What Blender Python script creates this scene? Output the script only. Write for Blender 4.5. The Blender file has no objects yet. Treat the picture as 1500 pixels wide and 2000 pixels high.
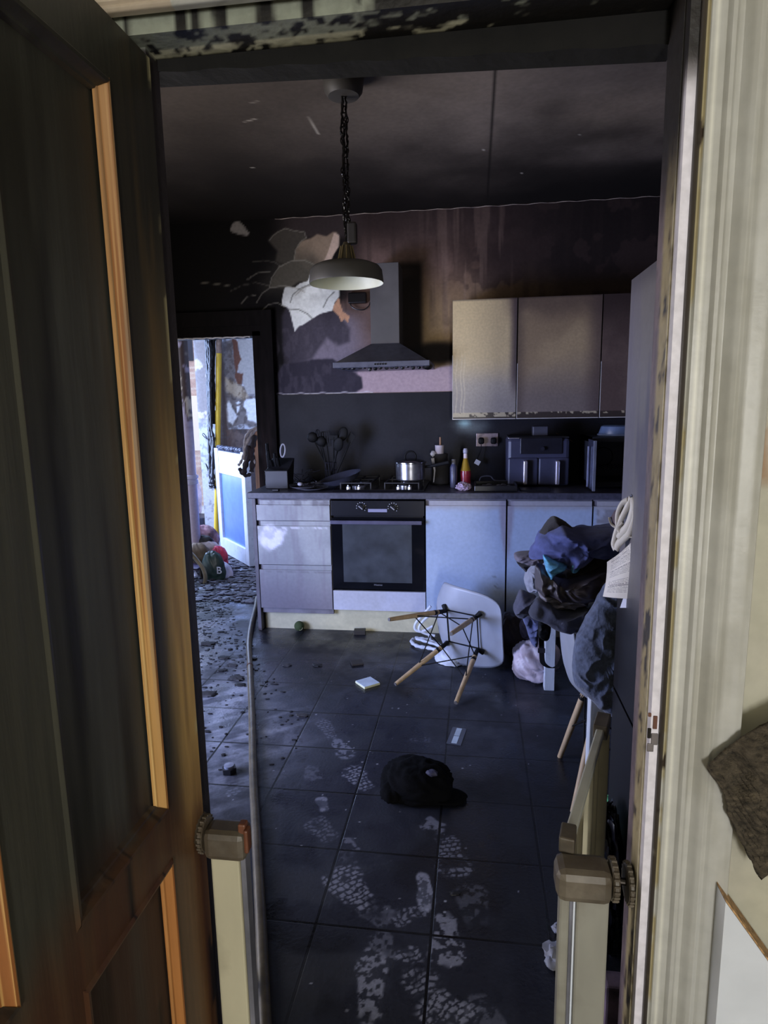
import bpy, bmesh, math, random
import numpy as np
from mathutils import Vector, Matrix

# ---------------------------------------------------------------- camera, light, exposure
SC = bpy.context.scene
F_PX, YAW, PITCH, ROLL, CAMH = 1250.0, math.radians(8.12), math.radians(9.65), math.radians(1.02), 1.47

def cam_axes():
    cy, sy, cp, sp = math.cos(YAW), math.sin(YAW), math.cos(PITCH), math.sin(PITCH)
    f = np.array([-sy*cp, cy*cp, -sp]); r = np.array([cy, sy, 0.0]); d = np.cross(f, r)
    cr, sr = math.cos(ROLL), math.sin(ROLL)
    return np.array([cr*r+sr*d, -sr*r+cr*d, f])
AX = cam_axes()
cam_d = bpy.data.cameras.new('camera'); cam = bpy.data.objects.new('camera', cam_d)
SC.collection.objects.link(cam); SC.camera = cam
cam_d.sensor_fit = 'VERTICAL'; cam_d.sensor_height = 36.0; cam_d.lens = 36.0*F_PX/2000.0
cam_d.clip_start = 0.02; cam_d.clip_end = 100
Rm = Matrix((AX[0], -AX[1], -AX[2])).transposed()
cam.matrix_world = Matrix.Translation((0, 0, CAMH)) @ Rm.to_4x4()

SC.view_settings.view_transform = 'Standard'; SC.view_settings.look = 'None'
SC.view_settings.gamma = 1.0; SC.view_settings.use_curve_mapping = False
SC.view_settings.exposure = 0.0

def s2l(c):
    c = np.asarray(c, float)/255.0
    return np.where(c <= 0.04045, c/12.92, ((c+0.055)/1.055)**2.4)

world = bpy.data.worlds.new('world'); SC.world = world; world.use_nodes = True
wb = world.node_tree.nodes['Background']
wb.inputs[0].default_value = (0.75, 0.82, 1.0, 1); wb.inputs[1].default_value = 1.6

def area(name, loc, target, sx, sy, power, col, spread=180):
    l = bpy.data.lights.new(name, 'AREA'); l.shape = 'RECTANGLE'; l.size = sx; l.size_y = sy
    l.energy = power; l.color = col; l.spread = math.radians(spread)
    o = bpy.data.objects.new(name, l); SC.collection.objects.link(o)
    o.location = loc; d = Vector(target)-Vector(loc)
    o.rotation_euler = d.to_track_quat('-Z', 'Y').to_euler()
    return o
BLUE = (0.24, 0.40, 1.0)
L_PATIO = area('patio_sky_glow', (-2.50, 1.95, 0.75), (0.25, 3.9, 0.35), 1.0, 1.0, 34, BLUE, 105)
L_PATIO_FILL = area('patio_warm_fill', (-2.49, 2.1, 1.15), (-0.2, 3.3, 1.75), 1.3, 1.7, 40, (1.0, 0.89, 0.78), 160)  # warm fill added at the patio opening for ceiling and upper walls
L_UTIL = area('utility_daylight', (-3.52, 5.75, 1.45), (-2.2, 5.3, 0.9), 1.5, 1.7, 118, (0.42, 0.58, 1.0))
L_HALL = area('hall_daylight', (0.60, -3.70, 1.15), (0.05, 1.0, 1.2), 0.30, 1.3, 104, (1.0, 0.98, 0.93))
L_HALL2 = area('hall_ceiling_lamp', (0.25, -0.45, 2.42), (0.25, -0.2, 0.0), 0.5, 0.5, 2.5, (1.0, 0.98, 0.89))

# ---------------------------------------------------------------- pixel to point (photograph measured once, used to place real things)
def ray(x, y):
    return AX.T @ np.array([(x-750)/F_PX, (y-1000)/F_PX, 1.0])
CO = np.array([0, 0, CAMH])
def onY(x, y, Y):
    d = ray(x, y); return CO + d*(Y/d[1])
def onZ(x, y, Z=0.0):
    d = ray(x, y); return CO + d*((Z-CAMH)/d[2])
def onX(x, y, X):
    d = ray(x, y); return CO + d*(X/d[0])

# ---------------------------------------------------------------- noise and masks
def _h(i, j, s):
    n = np.sin(i*127.1+j*311.7+s*74.7)*43758.5453
    return n-np.floor(n)
def vn(x, y, s=0):
    x = np.asarray(x, float); y = np.asarray(y, float)
    i, j = np.floor(x), np.floor(y); u, v = x-i, y-j
    u = u*u*(3-2*u); v = v*v*(3-2*v)
    return (_h(i, j, s)*(1-u)+_h(i+1, j, s)*u)*(1-v)+(_h(i, j+1, s)*(1-u)+_h(i+1, j+1, s)*u)*v
def fbm(x, y, s=0, o=4):
    t = 0; a = .5; n = 0
    for k in range(o):
        t = t+a*vn(np.asarray(x)*2**k, np.asarray(y)*2**k, s+k*17); n += a; a *= .5
    return t/n
def sst(a, b, x):
    t = np.clip((x-a)/(b-a), 0, 1); return t*t*(3-2*t)
def sdpoly(px, py, poly):
    poly = np.asarray(poly, float); d = np.full(px.shape, 1e9); ins = np.zeros(px.shape, bool)
    n = len(poly)
    for k in range(n):
        ax, ay = poly[k]; bx, by = poly[(k+1) % n]
        ex, ey = bx-ax, by-ay; L = ex*ex+ey*ey+1e-12
        t = np.clip(((px-ax)*ex+(py-ay)*ey)/L, 0, 1)
        d = np.minimum(d, np.hypot(px-ax-t*ex, py-ay-t*ey))
        c = ((ay > py) != (by > py)) & (px < (bx-ax)*(py-ay)/((by-ay) if by != ay else 1e-12)+ax)
        ins ^= c
    return np.where(ins, -d, d)
def sdline(px, py, pts):
    d = np.full(px.shape, 1e9)
    for (ax, ay), (bx, by) in zip(pts[:-1], pts[1:]):
        ex, ey = bx-ax, by-ay; L = ex*ex+ey*ey+1e-12
        t = np.clip(((px-ax)*ex+(py-ay)*ey)/L, 0, 1)
        d = np.minimum(d, np.hypot(px-ax-t*ex, py-ay-t*ey))
    return d
def mixc(C, col, m):
    m = np.clip(m, 0, 1)[:, None]; return C*(1-m)+np.asarray(col, float)*m
def pixpoly(pts, Y, ij=(0, 2)):
    return [(onY(x, y, Y)[ij[0]], onY(x, y, Y)[ij[1]]) for x, y in pts]
def crop(pts, x0, y0, s):
    return [(x0+x/s, y0+y/s) for x, y in pts]

# ---------------------------------------------------------------- materials
MATS = {}
def base_mat(name):
    m = bpy.data.materials.new(name); m.use_nodes = True
    return m, m.node_tree, m.node_tree.nodes['Principled BSDF']
def mat(name, col, rough=.6, metal=0, noise=.12, nscale=14, bump=0, bscale=60, soot=0, sootcol=(14, 12, 12), sscale=5, stretch=None, trans=0, alpha=1, sheen=0, emit=None, spec=.5):
    if name in MATS: return MATS[name]
    m, nt, b = base_mat(name); N = nt.nodes; L = nt.links
    tc = N.new('ShaderNodeTexCoord'); mp = N.new('ShaderNodeMapping'); L.new(tc.outputs['Object'], mp.inputs[0])
    if stretch: mp.inputs['Scale'].default_value = stretch
    ns = N.new('ShaderNodeTexNoise'); ns.inputs['Scale'].default_value = nscale; ns.inputs['Detail'].default_value = 5
    L.new(mp.outputs[0], ns.inputs['Vector'])
    c = s2l(col); lo = c*(1-noise*1.6); hi = np.minimum(c*(1+noise*1.6), 1)
    mr = N.new('ShaderNodeMix'); mr.data_type = 'RGBA'; mr.inputs[6].default_value = (*lo, 1); mr.inputs[7].default_value = (*hi, 1)
    rp = N.new('ShaderNodeMapRange'); rp.inputs[1].default_value = .3; rp.inputs[2].default_value = .7
    L.new(ns.outputs[0], rp.inputs[0]); L.new(rp.outputs[0], mr.inputs[0])
    out = mr.outputs[2]
    if soot:
        n2 = N.new('ShaderNodeTexNoise'); n2.inputs['Scale'].default_value = sscale; n2.inputs['Detail'].default_value = 7
        L.new(tc.outputs['Object'], n2.inputs['Vector'])
        r2 = N.new('ShaderNodeMapRange'); r2.inputs[1].default_value = .62-soot*.45; r2.inputs[2].default_value = .85-soot*.4
        r2.inputs[4].default_value = min(1, .5+soot*.5)
        L.new(n2.outputs[0], r2.inputs[0])
        m2 = N.new('ShaderNodeMix'); m2.data_type = 'RGBA'; L.new(r2.outputs[0], m2.inputs[0]); L.new(out, m2.inputs[6])
        m2.inputs[7].default_value = (*s2l(sootcol), 1); out = m2.outputs[2]
    L.new(out, b.inputs['Base Color'])
    b.inputs['Roughness'].default_value = rough; b.inputs['Metallic'].default_value = metal
    b.inputs['Specular IOR Level'].default_value = spec
    if trans: b.inputs['Transmission Weight'].default_value = trans
    if alpha < 1: b.inputs['Alpha'].default_value = alpha
    if sheen: b.inputs['Sheen Weight'].default_value = sheen
    if bump:
        bn = N.new('ShaderNodeTexNoise'); bn.inputs['Scale'].default_value = bscale; bn.inputs['Detail'].default_value = 4
        L.new(mp.outputs[0], bn.inputs['Vector'])
        bp = N.new('ShaderNodeBump'); bp.inputs['Strength'].default_value = bump; bp.inputs['Distance'].default_value = .004
        L.new(bn.outputs[0], bp.inputs['Height']); L.new(bp.outputs[0], b.inputs['Normal'])
    MATS[name] = m; return m
def paintmat(name, rough=.7, bump=.15, bscale=40, grain=.10, gscale=60, stretch=None, rattr=False, grout=None, spec=.5, metal=0):
    """albedo = stain map stored on the surface x fine procedural grain; optional tile joints"""
    if name in MATS: return MATS[name]
    m, nt, b = base_mat(name); N = nt.nodes; L = nt.links
    at = N.new('ShaderNodeAttribute'); at.attribute_name = 'Col'
    ge = N.new('ShaderNodeNewGeometry'); mp = N.new('ShaderNodeMapping'); L.new(ge.outputs['Position'], mp.inputs[0])
    if stretch: mp.inputs['Scale'].default_value = stretch
    ns = N.new('ShaderNodeTexNoise'); ns.inputs['Scale'].default_value = gscale; ns.inputs['Detail'].default_value = 6
    L.new(mp.outputs[0], ns.inputs['Vector'])
    rp = N.new('ShaderNodeMapRange'); rp.inputs[1].default_value = .3; rp.inputs[2].default_value = .7
    rp.inputs[3].default_value = 1-grain*1.5; rp.inputs[4].default_value = 1+grain*1.5
    L.new(ns.outputs[0], rp.inputs[0])
    mu = N.new('ShaderNodeVectorMath'); mu.operation = 'SCALE'; L.new(at.outputs['Color'], mu.inputs[0]); L.new(rp.outputs[0], mu.inputs['Scale'])
    out = mu.outputs[0]; hsrc = ns.outputs[0]
    if grout:
        br = N.new('ShaderNodeTexBrick'); br.offset = 0; br.squash = 1
        m2 = N.new('ShaderNodeMapping'); m2.inputs['Location'].default_value = (-grout[0], -grout[1], 0); L.new(ge.outputs['Position'], m2.inputs[0])
        L.new(m2.outputs[0], br.inputs['Vector']); br.inputs['Scale'].default_value = 1
        br.inputs['Brick Width'].default_value = grout[2]; br.inputs['Row Height'].default_value = grout[3]
        br.inputs['Mortar Size'].default_value = .0048; br.inputs['Mortar Smooth'].default_value = .25
        mm = N.new('ShaderNodeMix'); mm.data_type = 'RGBA'; L.new(br.outputs['Fac'], mm.inputs[0]); L.new(out, mm.inputs[6])
        mm.inputs[7].default_value = (*s2l((9, 9, 12)), 1); out = mm.outputs[2]
        mh = N.new('ShaderNodeMath'); mh.operation = 'MULTIPLY_ADD'; L.new(br.outputs['Fac'], mh.inputs[0]); mh.inputs[1].default_value = -1.5; L.new(ns.outputs[0], mh.inputs[2])
        hsrc = mh.outputs[0]
    L.new(out, b.inputs['Base Color'])
    b.inputs['Roughness'].default_value = rough; b.inputs['Specular IOR Level'].default_value = spec
    b.inputs['Metallic'].default_value = metal
    if rattr:
        a2 = N.new('ShaderNodeAttribute'); a2.attribute_name = 'Rgh'; L.new(a2.outputs['Fac'], b.inputs['Roughness'])
    if bump:
        bp = N.new('ShaderNodeBump'); bp.inputs['Strength'].default_value = bump; bp.inputs['Distance'].default_value = .003
        L.new(hsrc, bp.inputs['Height']); L.new(bp.outputs[0], b.inputs['Normal'])
    MATS[name] = m; return m

# ---------------------------------------------------------------- mesh builder
COL = SC.collection
class MB:
    def __init__(s): s.v = []; s.f = []
    def add(s, vs, fs):
        n = len(s.v); s.v += [tuple(map(float, v)) for v in vs]; s.f += [tuple(i+n for i in f) for f in fs]; return s
    def box(s, a, b, bev=0.0, M=None):
        a = np.array(a, float); b = np.array(b, float); a, b = np.minimum(a, b), np.maximum(a, b)
        if bev <= 0:
            vs = [(x, y, z) for x in (a[0], b[0]) for y in (a[1], b[1]) for z in (a[2], b[2])]
            fs = [(0, 1, 3, 2), (4, 6, 7, 5), (0, 4, 5, 1), (2, 3, 7, 6), (0, 2, 6, 4), (1, 5, 7, 3)]
        else:
            bm = bmesh.new(); bmesh.ops.create_cube(bm, size=1)
            for v in bm.verts: v.co = Vector([(a[i]+b[i])/2+v.co[i]*(b[i]-a[i]) for i in range(3)])
            bev = min(bev, .49*float((b-a).min()))
            bmesh.ops.bevel(bm, geom=bm.edges[:], offset=bev, segments=2, affect='EDGES', profile=.5)
            vs = [tuple(v.co) for v in bm.verts]; bm.verts.index_update(); fs = [tuple(v.index for v in f.verts) for f in bm.faces]; bm.free()
        if M is not None: vs = [tuple(M @ Vector(v)) for v in vs]
        return s.add(vs, fs)
    def tube(s, pts, r, seg=10, caps=True, closed=False):
        P = [Vector(p) for p in pts]; n = len(P); R = [r]*n if not hasattr(r, '__len__') else list(r)
        vs = []; up = None
        for i in range(n):
            if closed: t = P[(i+1) % n]-P[i-1]
            else: t = P[min(i+1, n-1)]-P[max(i-1, 0)]
            t = t.normalized() if t.length > 1e-9 else Vector((0, 0, 1))
            if up is None: up = Vector((0, 0, 1)) if abs(t.z) < .9 else Vector((1, 0, 0))
            a = t.cross(up); a = a.normalized() if a.length > 1e-6 else t.orthogonal().normalized()
            b = a.cross(t).normalized(); up = b
            for k in range(seg):
                an = 2*math.pi*k/seg; vs.append(P[i]+(a*math.cos(an)+b*math.sin(an))*R[i])
        fs = []
        m = n if closed else n-1
        for i in range(m):
            for k in range(seg):
                j = (i+1) % n
                fs.append((i*seg+k, i*seg+(k+1) % seg, j*seg+(k+1) % seg, j*seg+k))
        if caps and not closed:
            fs.append(tuple(range(seg-1, -1, -1))); fs.append(tuple((n-1)*seg+k for k in range(seg)))
        return s.add(vs, fs)
    def cyl(s, a, b, r0, r1=None, seg=20): return s.tube([a, b], [r0, r1 if r1 is not None else r0], seg)
    def lathe(s, prof, c=(0, 0, 0), seg=36, M=None, caps=True):
        vs = []; n = len(prof)
        for (r, z) in prof:
            for k in range(seg):
                an = 2*math.pi*k/seg; v = Vector((r*math.cos(an), r*math.sin(an), z))
                if M is not None: v = M @ v
                vs.append((v[0]+c[0], v[1]+c[1], v[2]+c[2]))
        fs = [(i*seg+k, i*seg+(k+1) % seg, (i+1)*seg+(k+1) % seg, (i+1)*seg+k) for i in range(n-1) for k in range(seg)]
        if caps and prof[0][0] > 1e-6: fs.append(tuple(range(seg-1, -1, -1)))
        if caps and prof[-1][0] > 1e-6: fs.append(tuple((n-1)*seg+k for k in range(seg)))
        return s.add(vs, fs)
    def prism(s, poly, fn, d0, d1):
        """poly 2D -> fn(u, v, d) 3D, extruded from d0 to d1"""
        n = len(poly); vs = [fn(u, v, d0) for u, v in poly]+[fn(u, v, d1) for u, v in poly]
        fs = [tuple(range(n-1, -1, -1)), tuple(range(n, 2*n))]+[(i, (i+1) % n, n+(i+1) % n, n+i) for i in range(n)]
        return s.add(vs, fs)
    def grid(s, P, closed_u=False, closed_v=False):
        P = np.asarray(P, float); nu, nv = P.shape[:2]
        fs = []
        for i in range(nu if closed_u else nu-1):
            for j in range(nv if closed_v else nv-1):
                a, b = (i+1) % nu, (j+1) % nv
                fs.append((i*nv+j, a*nv+j, a*nv+b, i*nv+b))
        return s.add(P.reshape(-1, 3), fs)
    def gbox(s, a, b, step):
        """box with subdivided faces, for surfaces that carry stains"""
        a = np.array(a, float); b = np.array(b, float); a, b = np.minimum(a, b), np.maximum(a, b)
        for ax in range(3):
            i, j = [k for k in range(3) if k != ax]
            nu = max(1, int(math.ceil((b[i]-a[i])/step))); nv = max(1, int(math.ceil((b[j]-a[j])/step)))
            u = np.linspace(a[i], b[i], nu+1); v = np.linspace(a[j], b[j], nv+1)
            for side in (a, b):
                P = np.zeros((nu+1, nv+1, 3)); P[..., ax] = side[ax]; P[..., i] = u[:, None]; P[..., j] = v[None, :]
                if side is a: P = P[::-1]
                s.grid(P)
        return s
    def blob(s, c, r, nu=28, nv=20, e=1.0, amp=.15, fr=3.0, seed=0, ridge=.0, flat=None, M=None):
        """wrinkled cloth-like closed lump"""
        th = np.linspace(0, 2*math.pi, nu, endpoint=False); ph = np.linspace(-math.pi/2+.02, math.pi/2-.02, nv)
        T, Pp = np.meshgrid(th, ph, indexing='ij')
        sg = lambda x: np.sign(x)*np.abs(x)**e
        X = sg(np.cos(Pp))*sg(np.cos(T)); Y = sg(np.cos(Pp))*sg(np.sin(T)); Z = sg(np.sin(Pp))
        n = fbm(X*fr+Z*1.7+seed*3.1, Y*fr-Z*2.3+seed*1.7, seed)-.5
        rd = np.abs(fbm(X*fr*1.3+5+Z*fr, Y*fr*1.3-Z*fr*.6, seed+9, 3)-.5)*2
        k = 1+amp*2*n-ridge*rd+ridge*.4
        P = np.stack([X*k*r[0], Y*k*r[1], Z*k*r[2]], -1)
        if flat is not None: P[..., 2] = np.maximum(P[..., 2], flat)
        if M is not None: P = P @ np.array(M.to_3x3()).T
        P = P+np.array(c)
        n0 = len(s.v); s.grid(P, closed_u=True)
        s.f.append(tuple(n0+i*nv for i in range(nu-1, -1, -1))); s.f.append(tuple(n0+i*nv+nv-1 for i in range(nu)))
        return s

def base_of(vs):
    v = np.array(vs); return np.array([(v[:, 0].min()+v[:, 0].max())/2, (v[:, 1].min()+v[:, 1].max())/2, v[:, 2].min()])
WORLD_LOC = {}
def build(name, mb, m, parent=None, smooth=False, sharp=35, bevel=0, solid=0, subsurf=0):
    vs = np.array(mb.v, float)
    loc = np.zeros(3)
    if parent is None: loc = base_of(vs)
    else: ploc = WORLD_LOC[parent.name]
    org = loc if parent is None else ploc
    me = bpy.data.meshes.new(name); me.from_pydata((vs-org).tolist(), [], mb.f); me.validate(); me.update()
    me.materials.append(m)
    bm = bmesh.new(); bm.from_mesh(me); bmesh.ops.recalc_face_normals(bm, faces=bm.faces[:]); bm.to_mesh(me); bm.free()
    o = bpy.data.objects.new(name, me); COL.objects.link(o)
    if parent is None: o.location = loc; WORLD_LOC[o.name] = loc
    else: o.parent = parent; WORLD_LOC[o.name] = org
    if smooth:
        me.polygons.foreach_set('use_smooth', [True]*len(me.polygons))
        if sharp: me.set_sharp_from_angle(angle=math.radians(sharp))
    if subsurf: md = o.modifiers.new('sub', 'SUBSURF'); md.levels = md.render_levels = subsurf
    if solid: md = o.modifiers.new('solid', 'SOLIDIFY'); md.thickness = solid; md.offset = 0
    if bevel:
        md = o.modifiers.new('bev', 'BEVEL'); md.width = bevel; md.segments = 2; md.limit_method = 'ANGLE'
    return o
def thing(name, label, cat, loc, group=None):
    o = bpy.data.objects.new(name, None); COL.objects.link(o); o.empty_display_size = .05
    o.location = loc; o['label'] = label; o['category'] = cat
    if group: o['group'] = group
    WORLD_LOC[o.name] = np.array(loc, float); return o
def tag(o, label, cat, group=None, kind=None):
    o['label'] = label; o['category'] = cat
    if group: o['group'] = group
    if kind: o['kind'] = kind
    return o
def struct(o): o['kind'] = 'structure'; return o
def lab(o, s): o['label'] = s; return o
def paint(o, fn, rfn=None):
    me = o.data; n = len(me.vertices); co = np.empty(n*3); me.vertices.foreach_get('co', co); co = co.reshape(-1, 3)+WORLD_LOC[o.name]
    C = np.clip(fn(co), 0, 255)
    at = me.color_attributes.new('Col', 'FLOAT_COLOR', 'POINT')
    at.data.foreach_set('color', np.hstack([s2l(C), np.ones((n, 1))]).ravel())
    if rfn is not None:
        ra = me.attributes.new('Rgh', 'FLOAT', 'POINT'); ra.data.foreach_set('value', np.clip(rfn(co), .02, 1))
    return o
def planegrid(P0, U, V, nu, nv):
    P0, U, V = map(lambda a: np.array(a, float), (P0, U, V))
    a = np.linspace(0, 1, nu+1)[:, None, None]; b = np.linspace(0, 1, nv+1)[None, :, None]
    return MB().grid(P0+U*a+V*b)
def copy_tree(o, dloc=(0, 0, 0), label=None, parent=None):
    c = o.copy(); COL.objects.link(c)
    if parent is not None: c.parent = parent
    else:
        c.location = Vector(o.location)+Vector(dloc)
        if label: c['label'] = label
    for ch in list(o.children): copy_tree(ch, parent=c)
    return c
# ================================================================ THE SETTING
YB = 4.475; CEIL = 2.72; XL = -2.45; XR = 1.35; YD0, YD1 = 0.97, 1.04   # doorway wall
DX0, DX1, DZ = -1.53-.80, -1.53, 1.95                                       # opening to the utility room
JL, JR, HZ = -0.49, 0.265, 2.0                                              # near doorway

# ---- floor: dark glossy tiles with dust, boot prints, soot water
def q(ps): return [(onZ(x, y)[0], onZ(x, y)[1]) for x, y in ps]
FP = lambda pts: q(crop(pts, 560, 1380, 2.679))      # from the close view of the prints
prints = [  # (centre px, length m, width m, direction px vector, strength)
    ((640, 1425), .22, .075, (40, 60), .55), ((668, 1462), .20, .09, (45, 62), .8), ((700, 1520), .20, .10, (25, 30), 1.0),
    ((610, 1510), .12, .08, (10, 50), .45), ((845, 1615), .10, .11, (20, 6), .8), ((882, 1672), .22, .12, (12, 60), .85),
    ((628, 1620), .16, .10, (30, 30), .55), ((680, 1660), .14, .09, (10, 30), .7), ((685, 1735), .22, .13, (35, 45), 1.0),
    ((830, 1740), .17, .06, (8, 50), 1.1), ((925, 1770), .20, .11, (10, 60), .45), ((735, 1785), .12, .09, (60, 20), .5),
    ((800, 1785), .13, .07, (60, -20), .9), ((872, 1835), .20, .11, (4, 50), 1.05), ((750, 1850), .12, .07, (20, 50), .6),
    ((812, 1892), .16, .11, (20, 40), 1.0), ((725, 1925), .24, .09, (-4, 60), 1.05), ((868, 1985), .14, .17, (30, 30), 1.1),
    ((630, 1570), .10, .05, (14, 50), .95), ((940, 1985), .12, .12, (10, 40), .5), ((445, 1385), .16, .10, (25, -5), .7),
    ((455, 1540), .12, .06, (5, 40), .5), ((415, 1520), .12, .06, (30, 0), .4), ((820, 1445), .10, .05, (40, 0), .35)]
def floor_col(co):
    X, Y = co[:, 0], co[:, 1]; C = np.tile(np.array([37., 39., 49.]), (len(co), 1))
    n1 = fbm(X*2.2, Y*2.2, 3); n2 = fbm(X*14, Y*14, 8); n3 = fbm(X*60, Y*60, 11, 3)
    C = mixc(C, (27, 28, 34), sst(.45, .65, n1)); C = mixc(C, (52, 54, 66), .5*sst(.55, .75, n2)*sst(.4, .6, fbm(X*1.3, Y*1.3, 31)))
    # pale dust from the utility doorway, its daylight spill painted in too
    edge = sdpoly(X, Y, [(-2.6, 4.6), (-1.50, 4.6), (-1.43, 3.85), (-.62, 2.62), (-.72, 1.9), (-1.0, 1.2), (-2.6, 1.0)])
    dm = 1-sst(-.32, .10, edge+.12*(n2-.5))
    strk = fbm((X*.8+Y*.6)*3, (X*.6-Y*.8)*22, 14)
    dust = dm*(.30+.5*sst(.35, .65, n2)*.8+.35*sst(.45, .7, strk))*sst(.9, 3.0, Y)
    C = mixc(C, (150, 153, 166), np.clip(dust, 0, .85))
    # dirt crumbs, denser near the doorway
    dens = sst(2.4, 4.6, Y)*dm
    C = mixc(C, (14, 13, 14), sst(.64-.16*dens, .70-.16*dens, n3)*(.25+.75*dens)*sst(.40, .55, fbm(X*9, Y*9, 77))*(dm > .05))
    C = mixc(C, (12, 11, 12), .8*sst(.56, .66, fbm(X*6, Y*6, 41))*dens)
    # boot prints: lugs cut from an outline
    for k, ((px, py), ln, wd, (dx, dy), st) in enumerate(prints):
        c = onZ(px, py)[:2]; d = onZ(px+dx, py+dy)[:2]-c; d = d/np.hypot(*d)
        u = (X-c[0])*d[0]+(Y-c[1])*d[1]; v = -(X-c[0])*d[1]+(Y-c[1])*d[0]
        w = wd/2*(1-.22*np.cos(u/ln*2*math.pi+1.0*((k % 2)*2-1)))*.95
        r = np.maximum(np.abs(u)/(ln/2), np.abs(v)/w); rr = np.hypot(u/(ln/2), v/w)
        m = 1-sst(.82, 1.02, rr*.65+r*.35+.35*(fbm(X*30, Y*30, k)-.5))
        wob = fbm(X*26, Y*26, 70+k, 3)-.5
        if k % 3 == 1 or k in (3, 7, 9, 11, 14, 18): lug = sst(.44, .52, fbm(X*64, Y*64, 50+k, 4))
        else:
            uu = u/.019+1.6*wob; row = np.floor(uu); vv = v/.024+.5*(row % 2)+1.1*wob
            lug = sst(.70, .60, uu-row)*sst(.80, .70, vv-np.floor(vv))*sst(.25, .42, fbm(X*45, Y*45, 90+k, 2))
        solid_ = .75 if k in (9, 18) else .12
        C = mixc(C, (150, 152, 168), m*np.clip(lug*.9+solid_*.6, 0, 1)*st*.72*sst(.22, .45, fbm(X*14, Y*14, 300+k)))
    # light flecks
    C = mixc(C, (160, 162, 175), .8*(_h(np.floor(X*160), np.floor(Y*160), 5) > .9975)*sst(.4, .6, n2))
    # dark brown patch in front of the plinth
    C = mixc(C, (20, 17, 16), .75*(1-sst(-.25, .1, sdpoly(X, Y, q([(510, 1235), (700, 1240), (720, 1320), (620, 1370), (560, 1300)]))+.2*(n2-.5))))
    return C
def floor_rgh(co):
    X, Y = co[:, 0], co[:, 1]
    n = fbm(X*7, Y*7, 61); n2 = fbm(X*30, Y*30, 62)
    return .20+.28*sst(.35, .7, n)+.16*n2
gx = np.r_[np.arange(XL-.05, -.95, .008), np.arange(-.95, .40, .0038), np.arange(.40, XR+.01, .012)]
gy = np.r_[np.arange(YD1-.9, 1.2, .02), np.arange(1.2, 2.75, .0038), np.arange(2.75, YB+.065, .006)]
GX, GYY = np.meshgrid(gx, gy, indexing='ij'); fl = MB().grid(np.stack([GX, GYY, GX*0], -1))
fo = build('floor', fl, paintmat('floor_tiles', .3, .35, 40, .10, 90, None, True, (-.112, 1.567, .33, .3115)))
paint(fo, floor_col, floor_rgh); struct(fo)

# ---- ceiling
def ceil_col(co):
    X, Y = co[:, 0], co[:, 1]; C = np.tile(np.array([146., 134., 124.]), (len(co), 1))
    n = fbm(X*1.6, Y*1.6, 5, 5); n2 = fbm(X*6, Y*5, 9)
    C = mixc(C, (92, 84, 78), sst(.35, .7, n)*.7)
    C = mixc(C, (26, 23, 22), sst(2.9, 4.45, Y+.9*(n-.5)+.25*(n2-.5))*.95)
    C = mixc(C, (24, 21, 20), sst(.3, -1.2, X+.8*(n-.5))*.55)
    C = mixc(C, (24, 22, 21), .7*(1-sst(.0, .32, np.hypot((X+.30), (Y-2.60)*1.8)+.1*(n2-.5))))  # lamp mount's cast shadow painted on the ceiling beside it
    C = mixc(C, (30, 27, 26), .8*(np.abs(X-(0.068)) < .005))
    fle = (_h(np.floor(X*110+30*n2), np.floor(Y*60), 15) > .99975)
    C = mixc(C, (190, 185, 176), .9*fle)
    for a, b in (((600, 228), (622, 262)), ((478, 238), (500, 232)), ((490, 200), (505, 198))):
        p = onZ(*a, CEIL)[:2]; r = onZ(*b, CEIL)[:2]
        C = mixc(C, (180, 175, 165), .8*(1-sst(.002, .007, sdline(X, Y, [p, r]))))
    return C
ce = planegrid((XL-.05, YD1-.02, CEIL), (XR-XL+.05, 0, 0), (0, YB+.03-YD1, 0), 340, 320)
struct(paint(build('ceiling', ce, paintmat('sooty_ceiling', .85, .15, 25, .06, 40, spec=.2)), ceil_col))

# ---- back wall with the utility opening
C1 = lambda pts: pixpoly(crop(pts, 300, 380, 3.261), YB)
C1l = lambda pts: [tuple(p) for p in C1(pts)]
WH = C1([(835, 590), (860, 585), (900, 590), (930, 565), (985, 550), (1000, 500), (1060, 500), (1180, 520), (1182, 650), (1155, 685), (1140, 740), (1060, 760), (980, 810), (950, 830), (925, 838), (900, 870), (885, 810), (872, 755), (855, 720), (815, 708), (822, 640)])
UP1 = C1([(738, 292), (760, 262), (790, 240), (840, 215), (880, 228), (960, 240), (972, 275), (930, 310), (900, 350), (893, 410), (830, 440), (780, 420), (790, 360)])
UP2 = C1([(1000, 278), (1040, 250), (1100, 262), (1140, 238), (1165, 240), (1182, 275), (1178, 330), (1140, 400), (1130, 445), (1040, 470), (980, 480), (930, 430), (895, 420), (905, 350), (935, 300), (965, 285)])
MID = C1([(745, 590), (750, 540), (800, 460), (880, 420), (960, 415), (1030, 450), (1000, 490), (985, 560), (930, 560), (890, 590), (820, 600)])
PK = C1([(1110, 360), (1130, 300), (1150, 240), (1180, 260), (1178, 330), (1140, 400), (1128, 445), (1075, 440)])
SM = C1([(485, 225), (500, 180), (525, 168), (550, 175), (580, 205), (608, 245), (600, 262), (560, 255), (500, 240)])
FLP = C1([(1150, 700), (1180, 655), (1190, 700), (1205, 745), (1248, 775), (1238, 815), (1215, 790), (1196, 812), (1180, 775), (1140, 735)])
SL = C1([(830, 775), (855, 722), (872, 757), (900, 872), (985, 812), (1062, 762), (1142, 745), (1190, 795), (1242, 860), (1238, 930), (1180, 950), (1100, 900), (1000, 1040), (930, 1060), (870, 1070), (835, 1000)])
LOW = C1([(790, 1275), (795, 1140), (830, 1085), (960, 1065), (1010, 1050), (1140, 1050), (1200, 1090), (1260, 1120), (1320, 1165), (1325, 1230), (1270, 1262)])
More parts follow.
